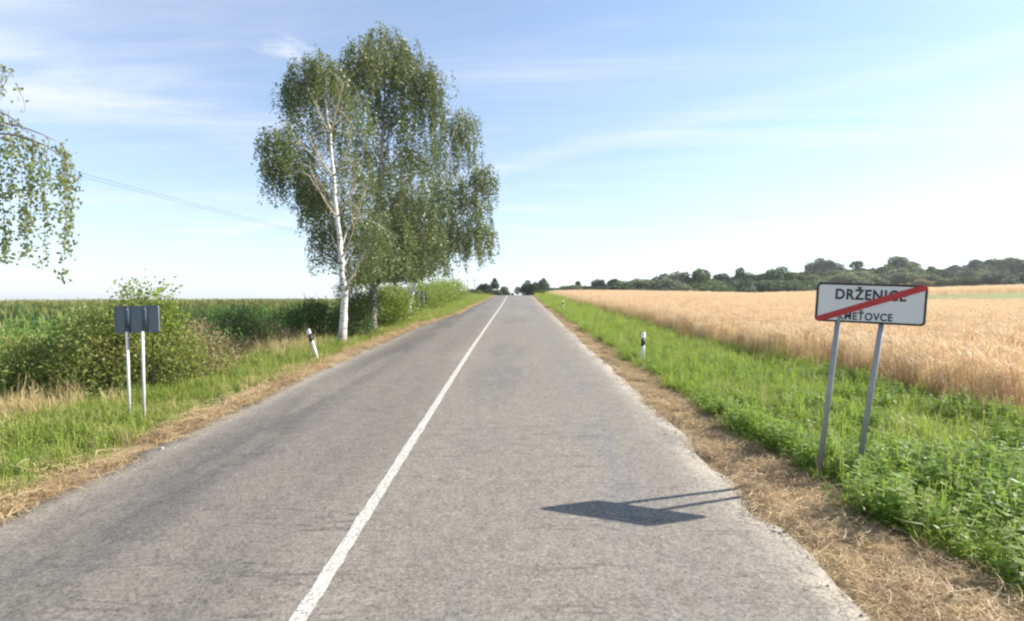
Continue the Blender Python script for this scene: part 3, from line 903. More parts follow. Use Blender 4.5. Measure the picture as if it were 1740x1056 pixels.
d2 = 23.0
tr2 = [Pw(631, 567, d2), Pw(632, 510, d2), Pw(636, 440, d2), Pw(643, 350, d2), Pw(650, 250, d2), Pw(655, 150, d2), Pw(652, 60, d2)]
tr2[0][2] = G(tr2[0][0], tr2[0][1])
c2 = [clump(*a) for a in ((652, 76, d2, 34, .9), (620, 92, d2, 28, .7), (690, 92, d2, 28, .8), (655, 115, d2, 44, 1.1), (605, 125, d2, 34, .7), (705, 130, d2, 34, .8), (742, 135, d2, 24, .6), (735, 180, d2, 26, .5), (690, 190, d2, 40, .7), (640, 200, d2, 44, .7),
      (600, 245, d2, 40, .6), (660, 265, d2, 48, .9), (715, 250, d2, 36, .6), (640, 330, d2, 50, 1.0), (700, 330, d2, 50, 1.1), (660, 390, d2, 50, 1.5), (715, 400, d2, 42, 1.0), (625, 400, d2, 36, .7), (665, 440, d2, 40, 1.5), (700, 435, d2, 28, .7), (635, 445, d2, 30, 1.0))]
birch('birch_tree', tr2, .23, c2, 'tallest birch in the middle of the roadside clump with dark rough trunk', GB, 'bark_dark', .092, None, 92, 42, (.6, 2.1))

d3 = 31.0
tr3 = [Pw(690, 547, d3), Pw(700, 500, d3), Pw(718, 450, d3), Pw(738, 390, d3), Pw(752, 320, d3), Pw(765, 250, d3), Pw(785, 190, d3)]
tr3[0][2] = G(tr3[0][0], tr3[0][1])
c3 = [clump(*a) for a in ((790, 205, d3, 26, .7), (765, 225, d3, 30, .6), (745, 270, d3, 34, .6), (790, 260, d3, 26, .4), (822, 298, d3, 20, .7), (785, 320, d3, 34, .8), (745, 335, d3, 40, 1.0), (812, 350, d3, 20, .4), (800, 388, d3, 30, .9), (826, 392, d3, 16, .4), (765, 395, d3, 38, 1.1),
      (725, 400, d3, 40, 1.0), (690, 350, d3, 40, .8), (735, 425, d3, 22, .6), (700, 425, d3, 24, .6))]
birch('birch_tree', tr3, .125, c3, 'farthest slim birch of the roadside clump leaning over the road', GB, 'bark_white', .11, None, 92, 40, (.6, 2.1), 'limb_pale')

# the birch at the picture's left edge: trunk outside, hanging branches inside
d0 = 8.0
bx, by = -10.6, 7.6
gz = float(G(bx, by))
tr0 = [np.array([bx, by, gz]), np.array([bx + .05, by, gz + 3]), np.array([bx + .2, by + .1, gz + 6]), np.array([bx + .1, by + .2, gz + 8.5]), np.array([bx + .3, by + .2, gz + 10.5])]
c0 = [(bx + .4, by + .2, gz + 9.6, 1.0, .6), (bx - .9, by + .5, gz + 8.3, 1.1, .6), (bx + 1.1, by - .4, gz + 7.6, .9, .6), (bx - 1.2, by - .6, gz + 6.2, 1.1, .6), (bx + .9, by - .9, gz + 6.0, .9, .6), (bx - .6, by + 1.1, gz + 5.0, 1.0, .5)]
b0 = birch('birch_tree', tr0, .17, c0, 'birch branches with long hanging leafy twigs at the left picture edge', 'birches beside the left road edge', 'bark_white', .06, 'near_leaf', 40, 24, (.5, 1.3))
o0 = np.array(b0.location)
hang = MB(); tw = MB()
src = np.array([.1, .1, 6.3])
for (pts) in (((-60, 200), (30, 205), (95, 240)), ((-60, 190), (0, 170), (45, 225)), ((-90, 100), (-20, 95), (18, 125)), ((-60, 230), (60, 210), (128, 290)), ((-80, 200), (-30, 170), (8, 190))):
    dq = d0 + random.uniform(-.5, .5)
    A_, B_, C_ = (Pw(a, b, dq) - o0 for (a, b) in pts)
    lb = MB(); lb.tube(np.vstack([bez(src, (src + A_) / 2 + [0, 0, .4], A_, 5)[:-1], bez(A_, B_, C_, 7)]), np.linspace(.035, .005, 11), 5)
    lb.build('limb', M['limb'], b0, True)
for (px, t_, b_, dn) in ((-22, 190, 430, 1), (-8, 180, 445, 1), (6, 185, 440, 1), (16, 205, 330, .8), (24, 200, 400, .9), (36, 225, 300, .8), (44, 222, 440, 1.1), (52, 235, 452, 1.1), (62, 245, 465, 1.0), (74, 236, 330, .7), (84, 238, 390, .9), (94, 242, 360, 1.0), (100, 242, 474, .8), (108, 255, 330, .9), (116, 262, 440, .6), (122, 275, 345, .8), (127, 292, 392, .5), (14, 118, 175, .25), (30, 140, 190, .2), (-6, 105, 200, .5)):
    dq = d0 + random.uniform(-.5, .5)
    p = Pw(px, t_, dq) - o0; L = (b_ - t_) / 870 * dq
    n_ = int(L * 135 * dn)
    t2 = rng.random(n_)
    keep = vnoise(t2 * L, np.full(n_, px * .37), .22, 91) > .30
    t2 = t2[keep]
    sway = np.stack([np.sin(t2 * 3 + px) * .05, np.cos(t2 * 2.5 + px) * .08, -L * t2], 1)
    c = p + sway + rng.normal(0, .046, (len(t2), 3))
    A_ = rng.normal(0, .55, (len(t2), 3)) + [0, 0, -.8]
    s_ = rng.uniform(.045, .075, len(t2))
    hang.leaves(c, A_, s_, s_ * .72)
    tt = np.linspace(0, 1, 8)
    tw.tube(p + np.stack([np.sin(tt * 3 + px) * .05, np.cos(tt * 2.5 + px) * .08, -L * tt], 1), np.linspace(.005, .002, 8), 3, False)
hang.build('hanging_leaves', M['near_leaf'], b0)['kind'] = 'stuff'
tw.build('hanging_twigs', M['dark_twig'], b0)['kind'] = 'stuff'


# ------------------------------------------------------------------ shrubs
def shrub(name, x, y, lobes, n, leaf, mat, label, cat='shrub', group=None, stemm='dark_twig', airy=.0):
    z = float(G(x, y)); e = tag(empty(name, (x, y, z)), label, cat, group)
    st = MB(); lf = MB()
    tot = sum(l[3] ** 2 for l in lobes)
    for (dx, dy, dz, r) in lobes:
        c = np.array([dx, dy, dz])
        for k in range(4):
            tip = c + rng.normal(0, r * .4, 3)
            a_ = np.array([dx * .35 + random.gauss(0, .1), dy * .35 + random.gauss(0, .1), -.1])
            st.tube(bez(a_, (a_ + tip) / 2 + [0, 0, .1], tip, 5), np.linspace(.018, .005, 5), 4, False)
        m = int(n * r * r / tot)
        # leaf sprays: short twigs carrying leaves, crowded near the lobe's skin
        ns = max(4, m // 9)
        dv = rng.normal(size=(ns, 3)); dv /= np.linalg.norm(dv, axis=1)[:, None]
        rr = r * (.45 + .6 * rng.random((ns, 1)) ** .6) * (.8 + .4 * rng.random((ns, 1)))
        sc = c + dv * rr * np.array([1, 1, .9])
        cc = np.repeat(sc, 9, 0) + rng.normal(0, leaf * 1.3, (ns * 9, 3)) + np.repeat(dv, 9, 0) * rng.random((ns * 9, 1)) * leaf * 2.5
        ok = cc[:, 2] > .02
        cc = cc[ok]; dd = np.repeat(dv, 9, 0)[ok]
        A = dd * .7 + rng.normal(0, .7, cc.shape) + [0, 0, .15]
        s_ = leaf * rng.uniform(.65, 1.3, len(cc))
        lf.leaves(cc, A, s_, s_ * .6)
    st.build('stems', M[stemm], e, True)['kind'] = 'stuff'
    lf.build('foliage', M[mat], e)
    return e


shrub('shrub', -8.75, 11.2, [(0, 0, 1.0, .85), (-.9, .1, .85, .75), (.7, .2, .95, .7), (-1.5, .2, .55, .5), (.1, .2, 1.55, .55), (-.5, 0, 1.3, .55), (1.2, .3, .6, .5), (-.1, -.5, .5, .6), (-.9, -.4, .4, .5)], 15000, .075, 'shrub_olive', 'large olive green bush directly behind the small grey sign')
sh = shrub('shrub', -8.35, 11.6, [(0, 0, 1.75, .32), (.25, 0, 2.05, .18), (-.2, 0, 2.1, .2), (.1, .1, 1.35, .4)], 1500, .09, 'shrub_bright', 'light green young shoots rising above the small grey sign')
shrub('shrub', -10.6, 10.9, [(0, 0, .7, .6), (.6, -.2, .55, .5), (-.5, .2, .9, .5)], 4500, .075, 'shrub_olive', 'low rounded bush at the left end of the shrub row before the maize')
shrub('shrub', -8.0, 12.4, [(0, 0, .55, .6), (.55, .3, .45, .45), (-.5, .1, .7, .5), (.2, .1, 1.0, .4)], 4500, .06, 'shrub_brown', 'dry brownish bush right of the small grey sign')
shrub('shrub', -8.9, 15.5, [(0, 0, .45, .5), (.5, .2, .4, .4), (-.6, -.3, .5, .45)], 2500, .06, 'shrub_brown', 'low dry brown scrub under the dark bush by the maize')
shrub('shrub', -8.7, 13.6, [(0, 0, .5, .5), (-.5, .3, .75, .5), (.4, .2, .35, .35)], 3000, .065, 'shrub_olive', 'low olive scrub between the brown bush and the dark bush')
shrub('shrub', -9.3, 19.8, [(0, 0, .35, .45), (.6, .1, .3, .35), (-.5, .2, .45, .4)], 2200, .07, 'shrub_brown', 'low brown scrub between the dark bush and the leaning delineator')
shrub('shrub', -9.9, 18.2, [(0, 0, .9, .6), (.15, 0, 1.45, .42), (-.35, 0, 1.1, .45), (.35, .1, .6, .45)], 5000, .07, 'shrub_dark', 'narrow dark green bush standing alone before the maize')
shrub('shrub', -9.1, 22.2, [(0, 0, .8, .8), (-.9, 0, .7, .65), (.8, .1, .85, .75), (1.5, .2, .9, .6), (.2, .1, 1.3, .5)], 9000, .085, 'shrub_dark', 'dark spreading bush left of the white birch trunk')
shrub('shrub', -6.85, 21.3, [(0, 0, .6, .6), (.1, .3, 1.3, .6), (.4, 0, .4, .5), (-.2, .3, 1.9, .45), (.5, .6, 1.4, .55)], 8000, .075, 'shrub_dark', 'dark bush between the two nearer birch trunks')
shrub('shrub', -6.75, 26.0, [(0, 0, .8, .75), (.5, .2, .7, .65), (-.4, .2, 1.4, .65), (.3, .3, 1.6, .6), (.9, .5, 1.2, .6)], 9500, .09, 'shrub_bright', 'bright green bush between the dark birch and the slim birch')
shrub('shrub', -8.2, 33.5, [(0, 0, 1.2, .9), (-.9, 0, 1.3, .8), (.9, .3, 1.0, .7)], 5000, .11, 'shrub_dark', 'shaded dark bush behind the slim birch and far grey sign')
GS = 'bushes along the left verge toward the crest'
for (x, y, s_, lab, mt) in ((-7.6, 43.5, 1.15, 'leafy green bush just beyond the far grey sign', 'shrub_bright'), (-9.6, 46, 1.5, 'tall dull green bush rising behind the far grey sign', 'shrub_dark'), (-7.5, 50, 1.25, 'second bright bush past the far grey sign toward the crest', 'shrub_bright'),
                         (-7.4, 57, 1.25, 'third bright bush past the far grey sign, middle of the hedge', 'shrub_bright'), (-7.9, 64, 1.3, 'bright bush at the far end of the left hedge', 'shrub_bright'), (-9.2, 71, 1.0, 'last low bush of the left hedge below the utility pole', 'shrub_bright')):
    shrub('shrub', x, y, [(0, 0, .9 * s_, .95 * s_), (-1.0 * s_, .5, 1.1 * s_, .85 * s_), (.8 * s_, .4, .7 * s_, .75 * s_), (.1, 1.2, 1.5 * s_, .7 * s_), (-.2, -1.3, .6 * s_, .8 * s_)], 4200, .14, mt, lab, group=GS)


# ------------------------------------------------------------------ far trees
def far_meshes(kind):
    """unit-height tree: trunk mesh, crown mesh"""
    tb = MB(); cr = MB()
    if kind == 'round':
        lob = [(0, 0, .58, .36), (.28, 0, .42, .30), (-.3, .05, .40, .30), (.05, .28, .42, .28), (0, -.28, .40, .28), (.12, 0, .80, .2), (-.14, 0, .76, .22), (.36, .1, .24, .24), (-.36, -.1, .22, .24)]; th = .18
    elif kind == 'wide':
        lob = [(0, 0, .6, .34), (.42, 0, .48, .3), (-.45, .05, .46, .3), (.2, .2, .58, .3), (-.2, -.2, .55, .3), (.15, 0, .76, .22), (-.3, 0, .7, .22), (.65, 0, .32, .26), (-.68, 0, .30, .26), (.3, -.2, .28, .28), (-.3, .2, .26, .28)]; th = .16
    elif kind == 'tall':
        lob = [(0, 0, .3, .17), (.03, 0, .5, .17), (-.02, 0, .68, .14), (0, 0, .85, .1), (.05, .06, .4, .15)]; th = .3
    elif kind == 'bush':
        lob = [(0, 0, .45, .45), (.55, 0, .36, .36), (-.55, .1, .38, .38), (.25, .1, .65, .3), (-.2, 0, .66, .3), (.95, 0, .25, .24), (-.95, 0, .24, .24)]; th = .1
    else:
        lob = [(.02, 0, .72, .20), (-.1, .05, .6, .16), (.12, 0, .62, .16), (0, .05, .86, .12)]; th = .55
    tb.tube([[0, 0, -.05], [.01, 0, th * .6], [0, 0, th + .2]], [.035, .025, .012], 6)
    lob = [(x * random.uniform(.7, 1.4), y * random.uniform(.7, 1.4), z * random.uniform(.82, 1.1), r * random.uniform(.65, 1.12)) for (x, y, z, r) in lob]
    for (x, y, z, r) in lob:
        tb.tube(bez(np.array([0, 0, th * .7]), np.array([x * .5, y * .5, z * .75]), np.array([x, y, z]), 4), [.016, .012, .008, .004], 4, False)
        n = int(7200 * r * r) + 120
        dv = rng.normal(size=(n, 3)); dv /= np.linalg.norm(dv, axis=1)[:, None]
        rr = r * (.5 + .58 * rng.random((n, 1)) ** .6)
        c = np.array([x, y, z]) + dv * rr * np.array([1, 1, .92])
        c = c[c[:, 2] > .02]
        m = len(c)
        s_ = rng.uniform(.045, .085, m)
        cr.leaves(c, dv[:m] * .4 + rng.normal(0, .7, (m, 3)), s_, s_ * .75)
    return tb, cr


FAR = {}
for kd in ('round', 'wide', 'tall', 'bush', 'lollipop'):
    for vr in range(4):
        tb, cr = far_meshes(kd)
        FAR[kd, vr] = (tb.mesh('trunk', [M['bark_plain']], True), cr)
FARC = {}


def far_tree(px, top, base, d, kind, mat, label, group=None, wide=1.0):
    x = (px - 877) / 870 * d
    z = float(G(x, d))
    h = max(.8, H + (512 - top) / 870 * d - z)
    vr = random.randint(0, 3)
    tm, cr = FAR[kind, vr]
    if (kind, vr, mat) not in FARC: FARC[kind, vr, mat] = cr.mesh('crown', [M[mat]])
    e = tag(empty('bush' if kind == 'bush' else 'tree', (x, d, z), random.random() * 6.28), label, 'bush' if kind == 'bush' else 'tree', group)
    wide *= 1.5 if d > 112 else 1.25
    e.scale = (h * wide, h * wide, h)
    obj('trunk', tm, e); obj('crown', FARC[kind, vr, mat], e)
    return e


GT = 'trees and bushes beyond the wheat field'
GC = 'small trees at the road crest'
for a in (
    (823, 478, 0, 92, 'wide', 'far_dark', 'small dark leaning tree left of the road crest with visible trunk', GC, .62),
    (841, 472, 0, 100, 'lollipop', 'far_dark', 'round headed little tree on a tall thin trunk left of the crest', GC, .7),
    (856, 485, 0, 104, 'round', 'far_pale', 'smallest hazy round tree touching the left road edge at the crest', GC, .8),
    (801, 490, 0, 97, 'bush', 'far_dark', 'low dark hedge left of the crest under the pair of poles', GC, .9),
    (838, 492, 0, 97, 'bush', 'far_dark', 'low dark bush between the little trees left of the crest', GC, .7),
    (813, 492, 0, 88, 'bush', 'shrub_bright', 'low green scrub on the left verge just before the crest', GC, .8),
    (900, 477, 0, 86, 'wide', 'far_dark', 'broad dark tree right beside the road at the crest', GC, .75),
    (922, 471, 0, 108, 'wide', 'far_dark', 'taller dark tree just right of the broad tree at the crest', GC, .5),
    (945, 488, 0, 132, 'bush', 'far_dark', 'low dark hedge right of the crest trees', GT, .9),
    (966, 487, 0, 134, 'bush', 'far_dark', 'low dark hedge below the narrow pointed tree', GT, .8),
    (982, 476, 0, 138, 'tall', 'far_dark', 'narrow pointed tree in the low hedge right of the crest', GT, .9),
    (1000, 484, 0, 136, 'bush', 'far_dark', 'small bush between the narrow tree and the first round tree', GT, .7),
    (1018, 472, 0, 138, 'round', 'far_dark', 'dark round tree just right of the narrow pointed tree', GT, .75),
    (1044, 474, 0, 138, 'round', 'far_dark', 'dark square headed tree left of the brown field strip end', GT, .8),
    (1063, 482, 0, 134, 'bush', 'far_green', 'green bush at the brown patch behind the wheat', GT, .6),
    (1080, 471, 0, 140, 'round', 'far_dark', 'dark tree where the continuous tree row begins', GT, .6),
    (1100, 475, 0, 142, 'wide', 'far_dark', 'flat topped dark tree near the start of the tree row', GT, .7),
    (1122, 466, 0, 140, 'round', 'far_green', 'mid green tree left of the feathery grey tree', GT, .8),
    (1155, 457, 0, 142, 'round', 'far_pale', 'feathery greyish tree in the middle tree row', GT, .72),
    (1187, 453, 0, 140, 'round', 'far_green', 'tall light green tree right of the feathery grey tree', GT, .7),
    (1210, 474, 0, 134, 'bush', 'far_olive', 'olive bush below the tall light green tree', GT, .7),
    (1222, 463, 0, 144, 'round', 'far_dark', 'dark tree in the dip of the tree row skyline', GT, .7),
    (1256, 457, 0, 142, 'wide', 'far_dark', 'dark broad tree right of the skyline dip', GT, .6),
    (1285, 462, 0, 140, 'round', 'far_green', 'green tree between the broad dark one and the large green one', GT, .8),
    (1320, 451, 0, 140, 'wide', 'far_green', 'large green tree just left of the sign, highest of the near row', GT, .62),
    (1352, 464, 0, 140, 'round', 'far_green', 'green tree sloping down to the left edge of the sign', GT, .85),
    (1100, 484, 0, 132, 'bush', 'far_green', 'low green bush fronting the left half of the tree row', GT, .8),
    (1150, 483, 0, 132, 'bush', 'far_dark', 'low dark bush fronting the feathery grey tree', GT, .9),
    (1245, 482, 0, 131, 'bush', 'far_dark', 'low dark bush fronting the broad dark tree', GT, .9),
    (1292, 480, 0, 131, 'bush', 'far_dark', 'very dark bush fronting the large green tree', GT, .9),
    (1345, 482, 0, 131, 'bush', 'far_green', 'green bush at the foot of the row beside the sign', GT, .9),
    (1075, 483, 0, 133, 'bush', 'far_dark', 'low dark bush under the start of the tree row', GT, .8),
    (1125, 478, 0, 136, 'bush', 'far_green', 'rounded green bush left of the feathery grey tree', GT, .9),
    (1180, 478, 0, 135, 'bush', 'far_green', 'rounded green bush under the tall light green tree', GT, .9),
    (1222, 477, 0, 136, 'bush', 'far_green', 'rounded green bush under the skyline dip', GT, .9),
    (1268, 474, 0, 137, 'bush', 'far_green', 'rounded green bush right of the broad dark tree', GT, .9),
    (1318, 474, 0, 136, 'bush', 'far_dark', 'rounded dark bush under the large green tree', GT, .9),
    (1370, 474, 0, 140, 'bush', 'far_green', 'green bush touching the sign left edge', GT, .9),
    (1405, 472, 0, 150, 'bush', 'far_green', 'green bush peeping over the sign top left', GT, .9),
    (1445, 470, 0, 150, 'bush', 'far_pale', 'pale bush peeping over the sign top middle', GT, .9),
    (1480, 468, 0, 150, 'bush', 'far_green', 'green bush left of the grey green willow', GT, .9),
    (1565, 466, 0, 152, 'bush', 'far_olive', 'yellowish bush right of the grey green willow', GT, .9),
    (1410, 455, 0, 200, 'wide', 'far_green', 'green tree below the big dome tree', GT, .6),
    (1340, 462, 0, 170, 'wide', 'far_dark', 'dark tree behind the large green tree', GT, .6),
    (1440, 455, 0, 205, 'wide', 'far_green', 'green tree left of the pointed tree', GT, .6),
    (1600, 455, 0, 185, 'wide', 'far_dark', 'dark low tree left of the right hand wood', GT, .7),
    (1635, 455, 0, 190, 'wide', 'far_dark', 'dark low tree under the first high crown', GT, .8),
    (1695, 455, 0, 190, 'wide', 'far_dark', 'dark low tree under the third high crown', GT, .8),
    (1395, 437, 0, 225, 'wide', 'far_dark', 'big dark dome shaped tree on the skyline above the sign left end', GT, .62),
    (1375, 466, 0, 170, 'bush', 'far_olive', 'pale olive bushes on the slope below the big dome tree', GT, .9),
    (1425, 466, 0, 180, 'bush', 'far_olive', 'olive bush directly above the sign top edge', GT, .9),
    (1453, 441, 0, 215, 'tall', 'far_dark', 'pointed conifer like tree above the middle of the sign', GT, 1.4),
    (1482, 452, 0, 210, 'wide', 'far_dark', 'dark low tree right of the pointed tree above the sign', GT, .55),
    (1523, 434, 0, 190, 'round', 'far_green', 'loose tall tree on the skyline above the sign right half', GT, .7),
    (1500, 452, 0, 185, 'round', 'far_green', 'green tree at the left flank of the loose tall tree', GT, .9),
    (1523, 455, 0, 160, 'bush', 'far_pale', 'grey green willow bush behind the sign right half', GT, .75),
    (1548, 445, 0, 190, 'round', 'far_green', 'green tree at the right flank of the loose tall tree', GT, .7),
    (1578, 452, 0, 185, 'wide', 'far_green', 'rounded tree just right of the sign top corner', GT, .55),
    (1615, 449, 0, 200, 'wide', 'far_dark', 'dark tree at the start of the right hand wood', GT, .6),
    (1652, 440, 0, 200, 'round', 'far_dark', 'first high crown of the right hand wood', GT, .8),
    (1680, 440, 0, 205, 'round', 'far_dark', 'second high crown of the right hand wood', GT, .8),
    (1708, 438, 0, 200, 'round', 'far_green', 'third high crown of the right hand wood', GT, .85),
    (1738, 442, 0, 195, 'round', 'far_dark', 'last crown of the right hand wood cut by the picture edge', GT, .9),
    (1765, 440, 0, 195, 'wide', 'far_dark', 'dark tree just beyond the right picture edge', GT, .7),
    (1560, 474, 0, 140, 'bush', 'shrub_brown', 'brownish low scrub right of the sign top corner', GT, .9),
    (1600, 472, 0, 138, 'bush', 'far_olive', 'olive scrub on the slope right of the sign', GT, .9),
    (1640, 468, 0, 136, 'bush', 'far_green', 'small green bush left of the wide dark bush at the far right', GT, .8),
    (1685, 461, 0, 134, 'bush', 'far_dark', 'wide dark green bush in front of the right hand wood', GT, 1.0),
    (1738, 462, 0, 134, 'bush', 'far_dark', 'dark bush in front of the wood at the right picture edge', GT, 1.0),
): far_tree(*a)


for k in range(34):
    px = 1362 + k * 11.8 + random.uniform(-5, 5)
    d = random.uniform(136, 205)
    far_tree(px, random.uniform(459, 470) - (2 if d > 170 else 0), 0, d, random.choice(['bush', 'wide', 'bush']), random.choice(['far_green', 'far_dark', 'far_olive', 'far_green', 'far_pale']),
             'bush merged into the mixed green scrub on the slope behind the wheat', 'scrub on the slope behind the wheat', random.uniform(.8, 1.1))
for k in range(26):
    px = 926 + k * 16.5 + random.uniform(-6, 6)
    far_tree(px, (486 if px < 1060 else 475) + random.uniform(-3, 3), 0, random.uniform(127, 146), 'bush', random.choice(['far_green', 'far_dark', 'far_dark', 'far_pale']),
             'bush merged into the low hedge along the back of the wheat', 'low hedge along the back of the wheat', random.uniform(1.2, 1.7))
for k in range(7):
    px = 792 + k * 10 + random.uniform(-3, 3)
    far_tree(px, 493 + random.uniform(-2, 2), 0, random.uniform(80, 96), 'bush', random.choice(['far_green', 'far_dark', 'shrub_bright']),
             'low bush merged into the scrub along the left verge at the crest', 'scrub left of the crest', random.uniform(.9, 1.3))

# ------------------------------------------------------------------ signs
def rrect(w, h, r, n=6):
    P = []
    for (cx, cz, a0) in ((w / 2 - r, h / 2 - r, 0), (-w / 2 + r, h / 2 - r, 90), (-w / 2 + r, -h / 2 + r, 180), (w / 2 - r, -h / 2 + r, 270)):
        for k in range(n + 1):
            a = R(a0 + 90 * k / n); P.append((cx + r * math.cos(a), cz + r * math.sin(a)))
    return P


def slab(name, P, y0, y1, mat, parent):
    """polygon in xz extruded from y0 (front) to y1"""
    bm_ = bmesh.new()
    f = [bm_.verts.new((x, y0, z)) for x, z in P]; b = [bm_.verts.new((x, y1, z)) for x, z in P]
    bm_.faces.new(f); bm_.faces.new(b[::-1])
    n = len(P)
    for k in range(n): bm_.faces.new((f[k], b[k], b[(k + 1) % n], f[(k + 1) % n]))
    bmesh.ops.recalc_face_normals(bm_, faces=bm_.faces)
    me = bpy.data.meshes.new(name); bm_.to_mesh(me); bm_.free(); me.materials.append(mat)
    return obj(name, me, parent)


def ring(name, Po, Pi, y0, y1, mat, parent):
    n = len(Po)
    V = [(x, y0, z) for x, z in Po] + [(x, y0, z) for x, z in Pi] + [(x, y1, z) for x, z in Po] + [(x, y1, z) for x, z in Pi]
    k = np.arange(n); k2 = (k + 1) % n
    Q = np.vstack([np.stack([k, k2, n + k2, n + k], 1), np.stack([2 * n + k, 3 * n + k, 3 * n + k2, 2 * n + k2], 1), np.stack([k, 2 * n + k, 2 * n + k2, k2], 1), np.stack([n + k, n + k2, 3 * n + k2, 3 * n + k], 1)])
    return obj(name, mk(name, V, Q, None, [mat]), parent)


def lettering(text, width, cap, cx, cz, y, parent, bold=.02):
    cu = bpy.data.curves.new('lettering', 'FONT'); cu.body = text; cu.size = 1.0; cu.offset = bold; cu.space_character = 1.12
    cu.align_x = 'CENTER'; cu.extrude = .0
    to = bpy.data.objects.new('lettering', cu); COL.objects.link(to)
    dg = bpy.context.evaluated_depsgraph_get(); dg.update()
    me = bpy.data.meshes.new_from_object(to.evaluated_get(dg)); bpy.data.objects.remove(to)
    n = len(me.vertices); co = np.zeros(n * 3, np.float32); me.vertices.foreach_get('co', co); co = co.reshape(-1, 3)
    capz = .73
    x0, x1 = co[:, 0].min(), co[:, 0].max()
    nv = np.stack([(co[:, 0] - (x0 + x1) / 2) / (x1 - x0) * width + cx, np.full(n, y), (co[:, 1] - capz / 2) / capz * cap + cz], 1)
    me.vertices.foreach_set('co', nv.astype(np.float32).ravel()); me.materials.append(M['sign_black']); me.name = 'lettering'; me.update()
    return obj('lettering', me, parent)


# town-end sign on the right
sx, sy, sz = 4.12, 6.0, 2.37
PW, PH = 1.09, .46
ts = tag(empty('town_sign', (3.82, 6.0, float(G(3.82, 6.0)))), 'white town end sign with black lettering and red diagonal bar, tilted on two grey posts', 'road sign')
o_ = np.array(ts.location)
pan = slab('sign_panel', rrect(PW, PH, .045), 0, .022, M['sign_white'], ts)
pan.location = Vector((sx, sy, sz)) - ts.location
pan.rotation_euler = (Matrix.Rotation(R(-20), 3, 'Z') @ Matrix.Rotation(R(1.5), 3, 'X') @ Matrix.Rotation(R(2.6), 3, 'Y')).to_euler()
ring('border', rrect(PW + .004, PH + .004, .047), rrect(PW - .042, PH - .042, .03), -.003, .024, M['sign_black'], pan)
lettering('DRŽENICE', .70, .122, .0, .105, -.0025, pan, .034)
lettering('KMEŤOVCE', .545, .088, -.04, -.15, -.0025, pan, .028)
hw = .036; ax, az = PW / 2 - .02, PH / 2 - .02
dl_ = np.array([2 * ax, 2 * az]) / math.hypot(2 * ax, 2 * az); nn = np.array([-dl_[1], dl_[0]])
a_ = np.array([-ax, -az]); b_ = np.array([ax, az])
poly = [a_ - nn * hw * .2 + dl_ * .035, b_ - nn * hw - dl_ * .055, b_ + np.array([.010, -.035]), b_ + np.array([.0, .012]) , b_ + nn * hw * 1.0 - dl_ * .05 + np.array([0, .004]), a_ + nn * hw * 1.0 + dl_ * .055, a_ + np.array([-.012, .012])]
poly = [a_ + dl_ * .06 - nn * hw, b_ - dl_ * .06 - nn * hw, b_ + np.array([.017, -.03]), b_ + np.array([.012, .012]), b_ + np.array([-.04, .018]), b_ - dl_ * .06 + nn * hw, a_ + dl_ * .06 + nn * hw, a_ + np.array([-.014, .028]), a_ + np.array([-.012, -.012]), a_ + np.array([.03, -.016])]
slab('diagonal_bar', [tuple(p) for p in poly], -.0055, -.0045, M['sign_red'], pan)
mw = Matrix.Translation(Vector((sx, sy, sz))) @ pan.rotation_euler.to_matrix().to_4x4()
for (lx, bx_, by_) in ((-.275, 3.585, 6.10), (.175, 4.06, 6.15)):
    top = mw @ Vector((lx, .05, PH / 2 - .03))
    g_ = float(G(bx_, by_))
    b = MB(); b.tube([np.array([bx_, by_ + .03, g_ - .3]) - o_, np.array(top) - o_], .03, 14)
    b.build('post', M['galv'], ts, True)
for lz in (.14, -.14):
    b = MB()
    b.box((-.05, .027, lz), (.66, .008, .04))
    rail = b.build('rail', M['galv'], pan)

# small sign seen from behind, left
ls = tag(empty('road_sign', (-6.55, 8.77, float(G(-6.55, 8.77)))), 'small blue-grey road sign seen from behind on two thin posts beside the bush', 'road sign')
gz_ = ls.location.z
pz = 2.4 - (543 - 512) / 870 * 8.77 - gz_
pan2 = slab('sign_panel', rrect(.70, .46, .03), .0, .018, M['sign_back'], ls)
pan2.location = (-.02, 0.05, pz); pan2.rotation_euler = (0, R(-1.0), R(8))
ring('rim', rrect(.704, .464, .032), rrect(.675, .435, .022), -.014, .02, M['sign_back'], pan2)
for lx in (-.15, .13):
    b = MB(); b.box((lx, -.011, 0), (.075, .021, .43)); rb = b.build('stiffener', M['sign_rib'], pan2)
    for lz in (-.17, .17):
        b = MB(); b.tube([[lx, -.022, lz], [lx, -.034, lz]], .012, 8); b.build('bolt', M['galv'], rb)
for (tx, bx_) in ((-.155, -.12), (.115, .13)):
    b = MB(); b.tube([[bx_, -.01, -.3], [tx, -.012, pz - .21]], .024, 12); b.build('post', M['galv_pale'], ls, True)

# far sign on the left verge
fs = tag(empty('road_sign', (-7.9, 42, float(G(-7.9, 42)))), 'far dark grey road sign seen from behind in the bushes past the birches', 'road sign')
pz = 2.4 + (512 - 503) / 870 * 42 - fs.location.z
p3 = slab('sign_panel', rrect(1.1, .72, .04), 0, .02, M['sign_back'], fs); p3.location = (0, 0, pz); p3.rotation_euler = (0, 0, R(6))
for lx in (-.05, .32):
    b = MB(); b.tube([[lx, -.035, -.3], [lx, -.035, pz + .3]], .03, 10); b.build('post', M['galv'], fs, True)


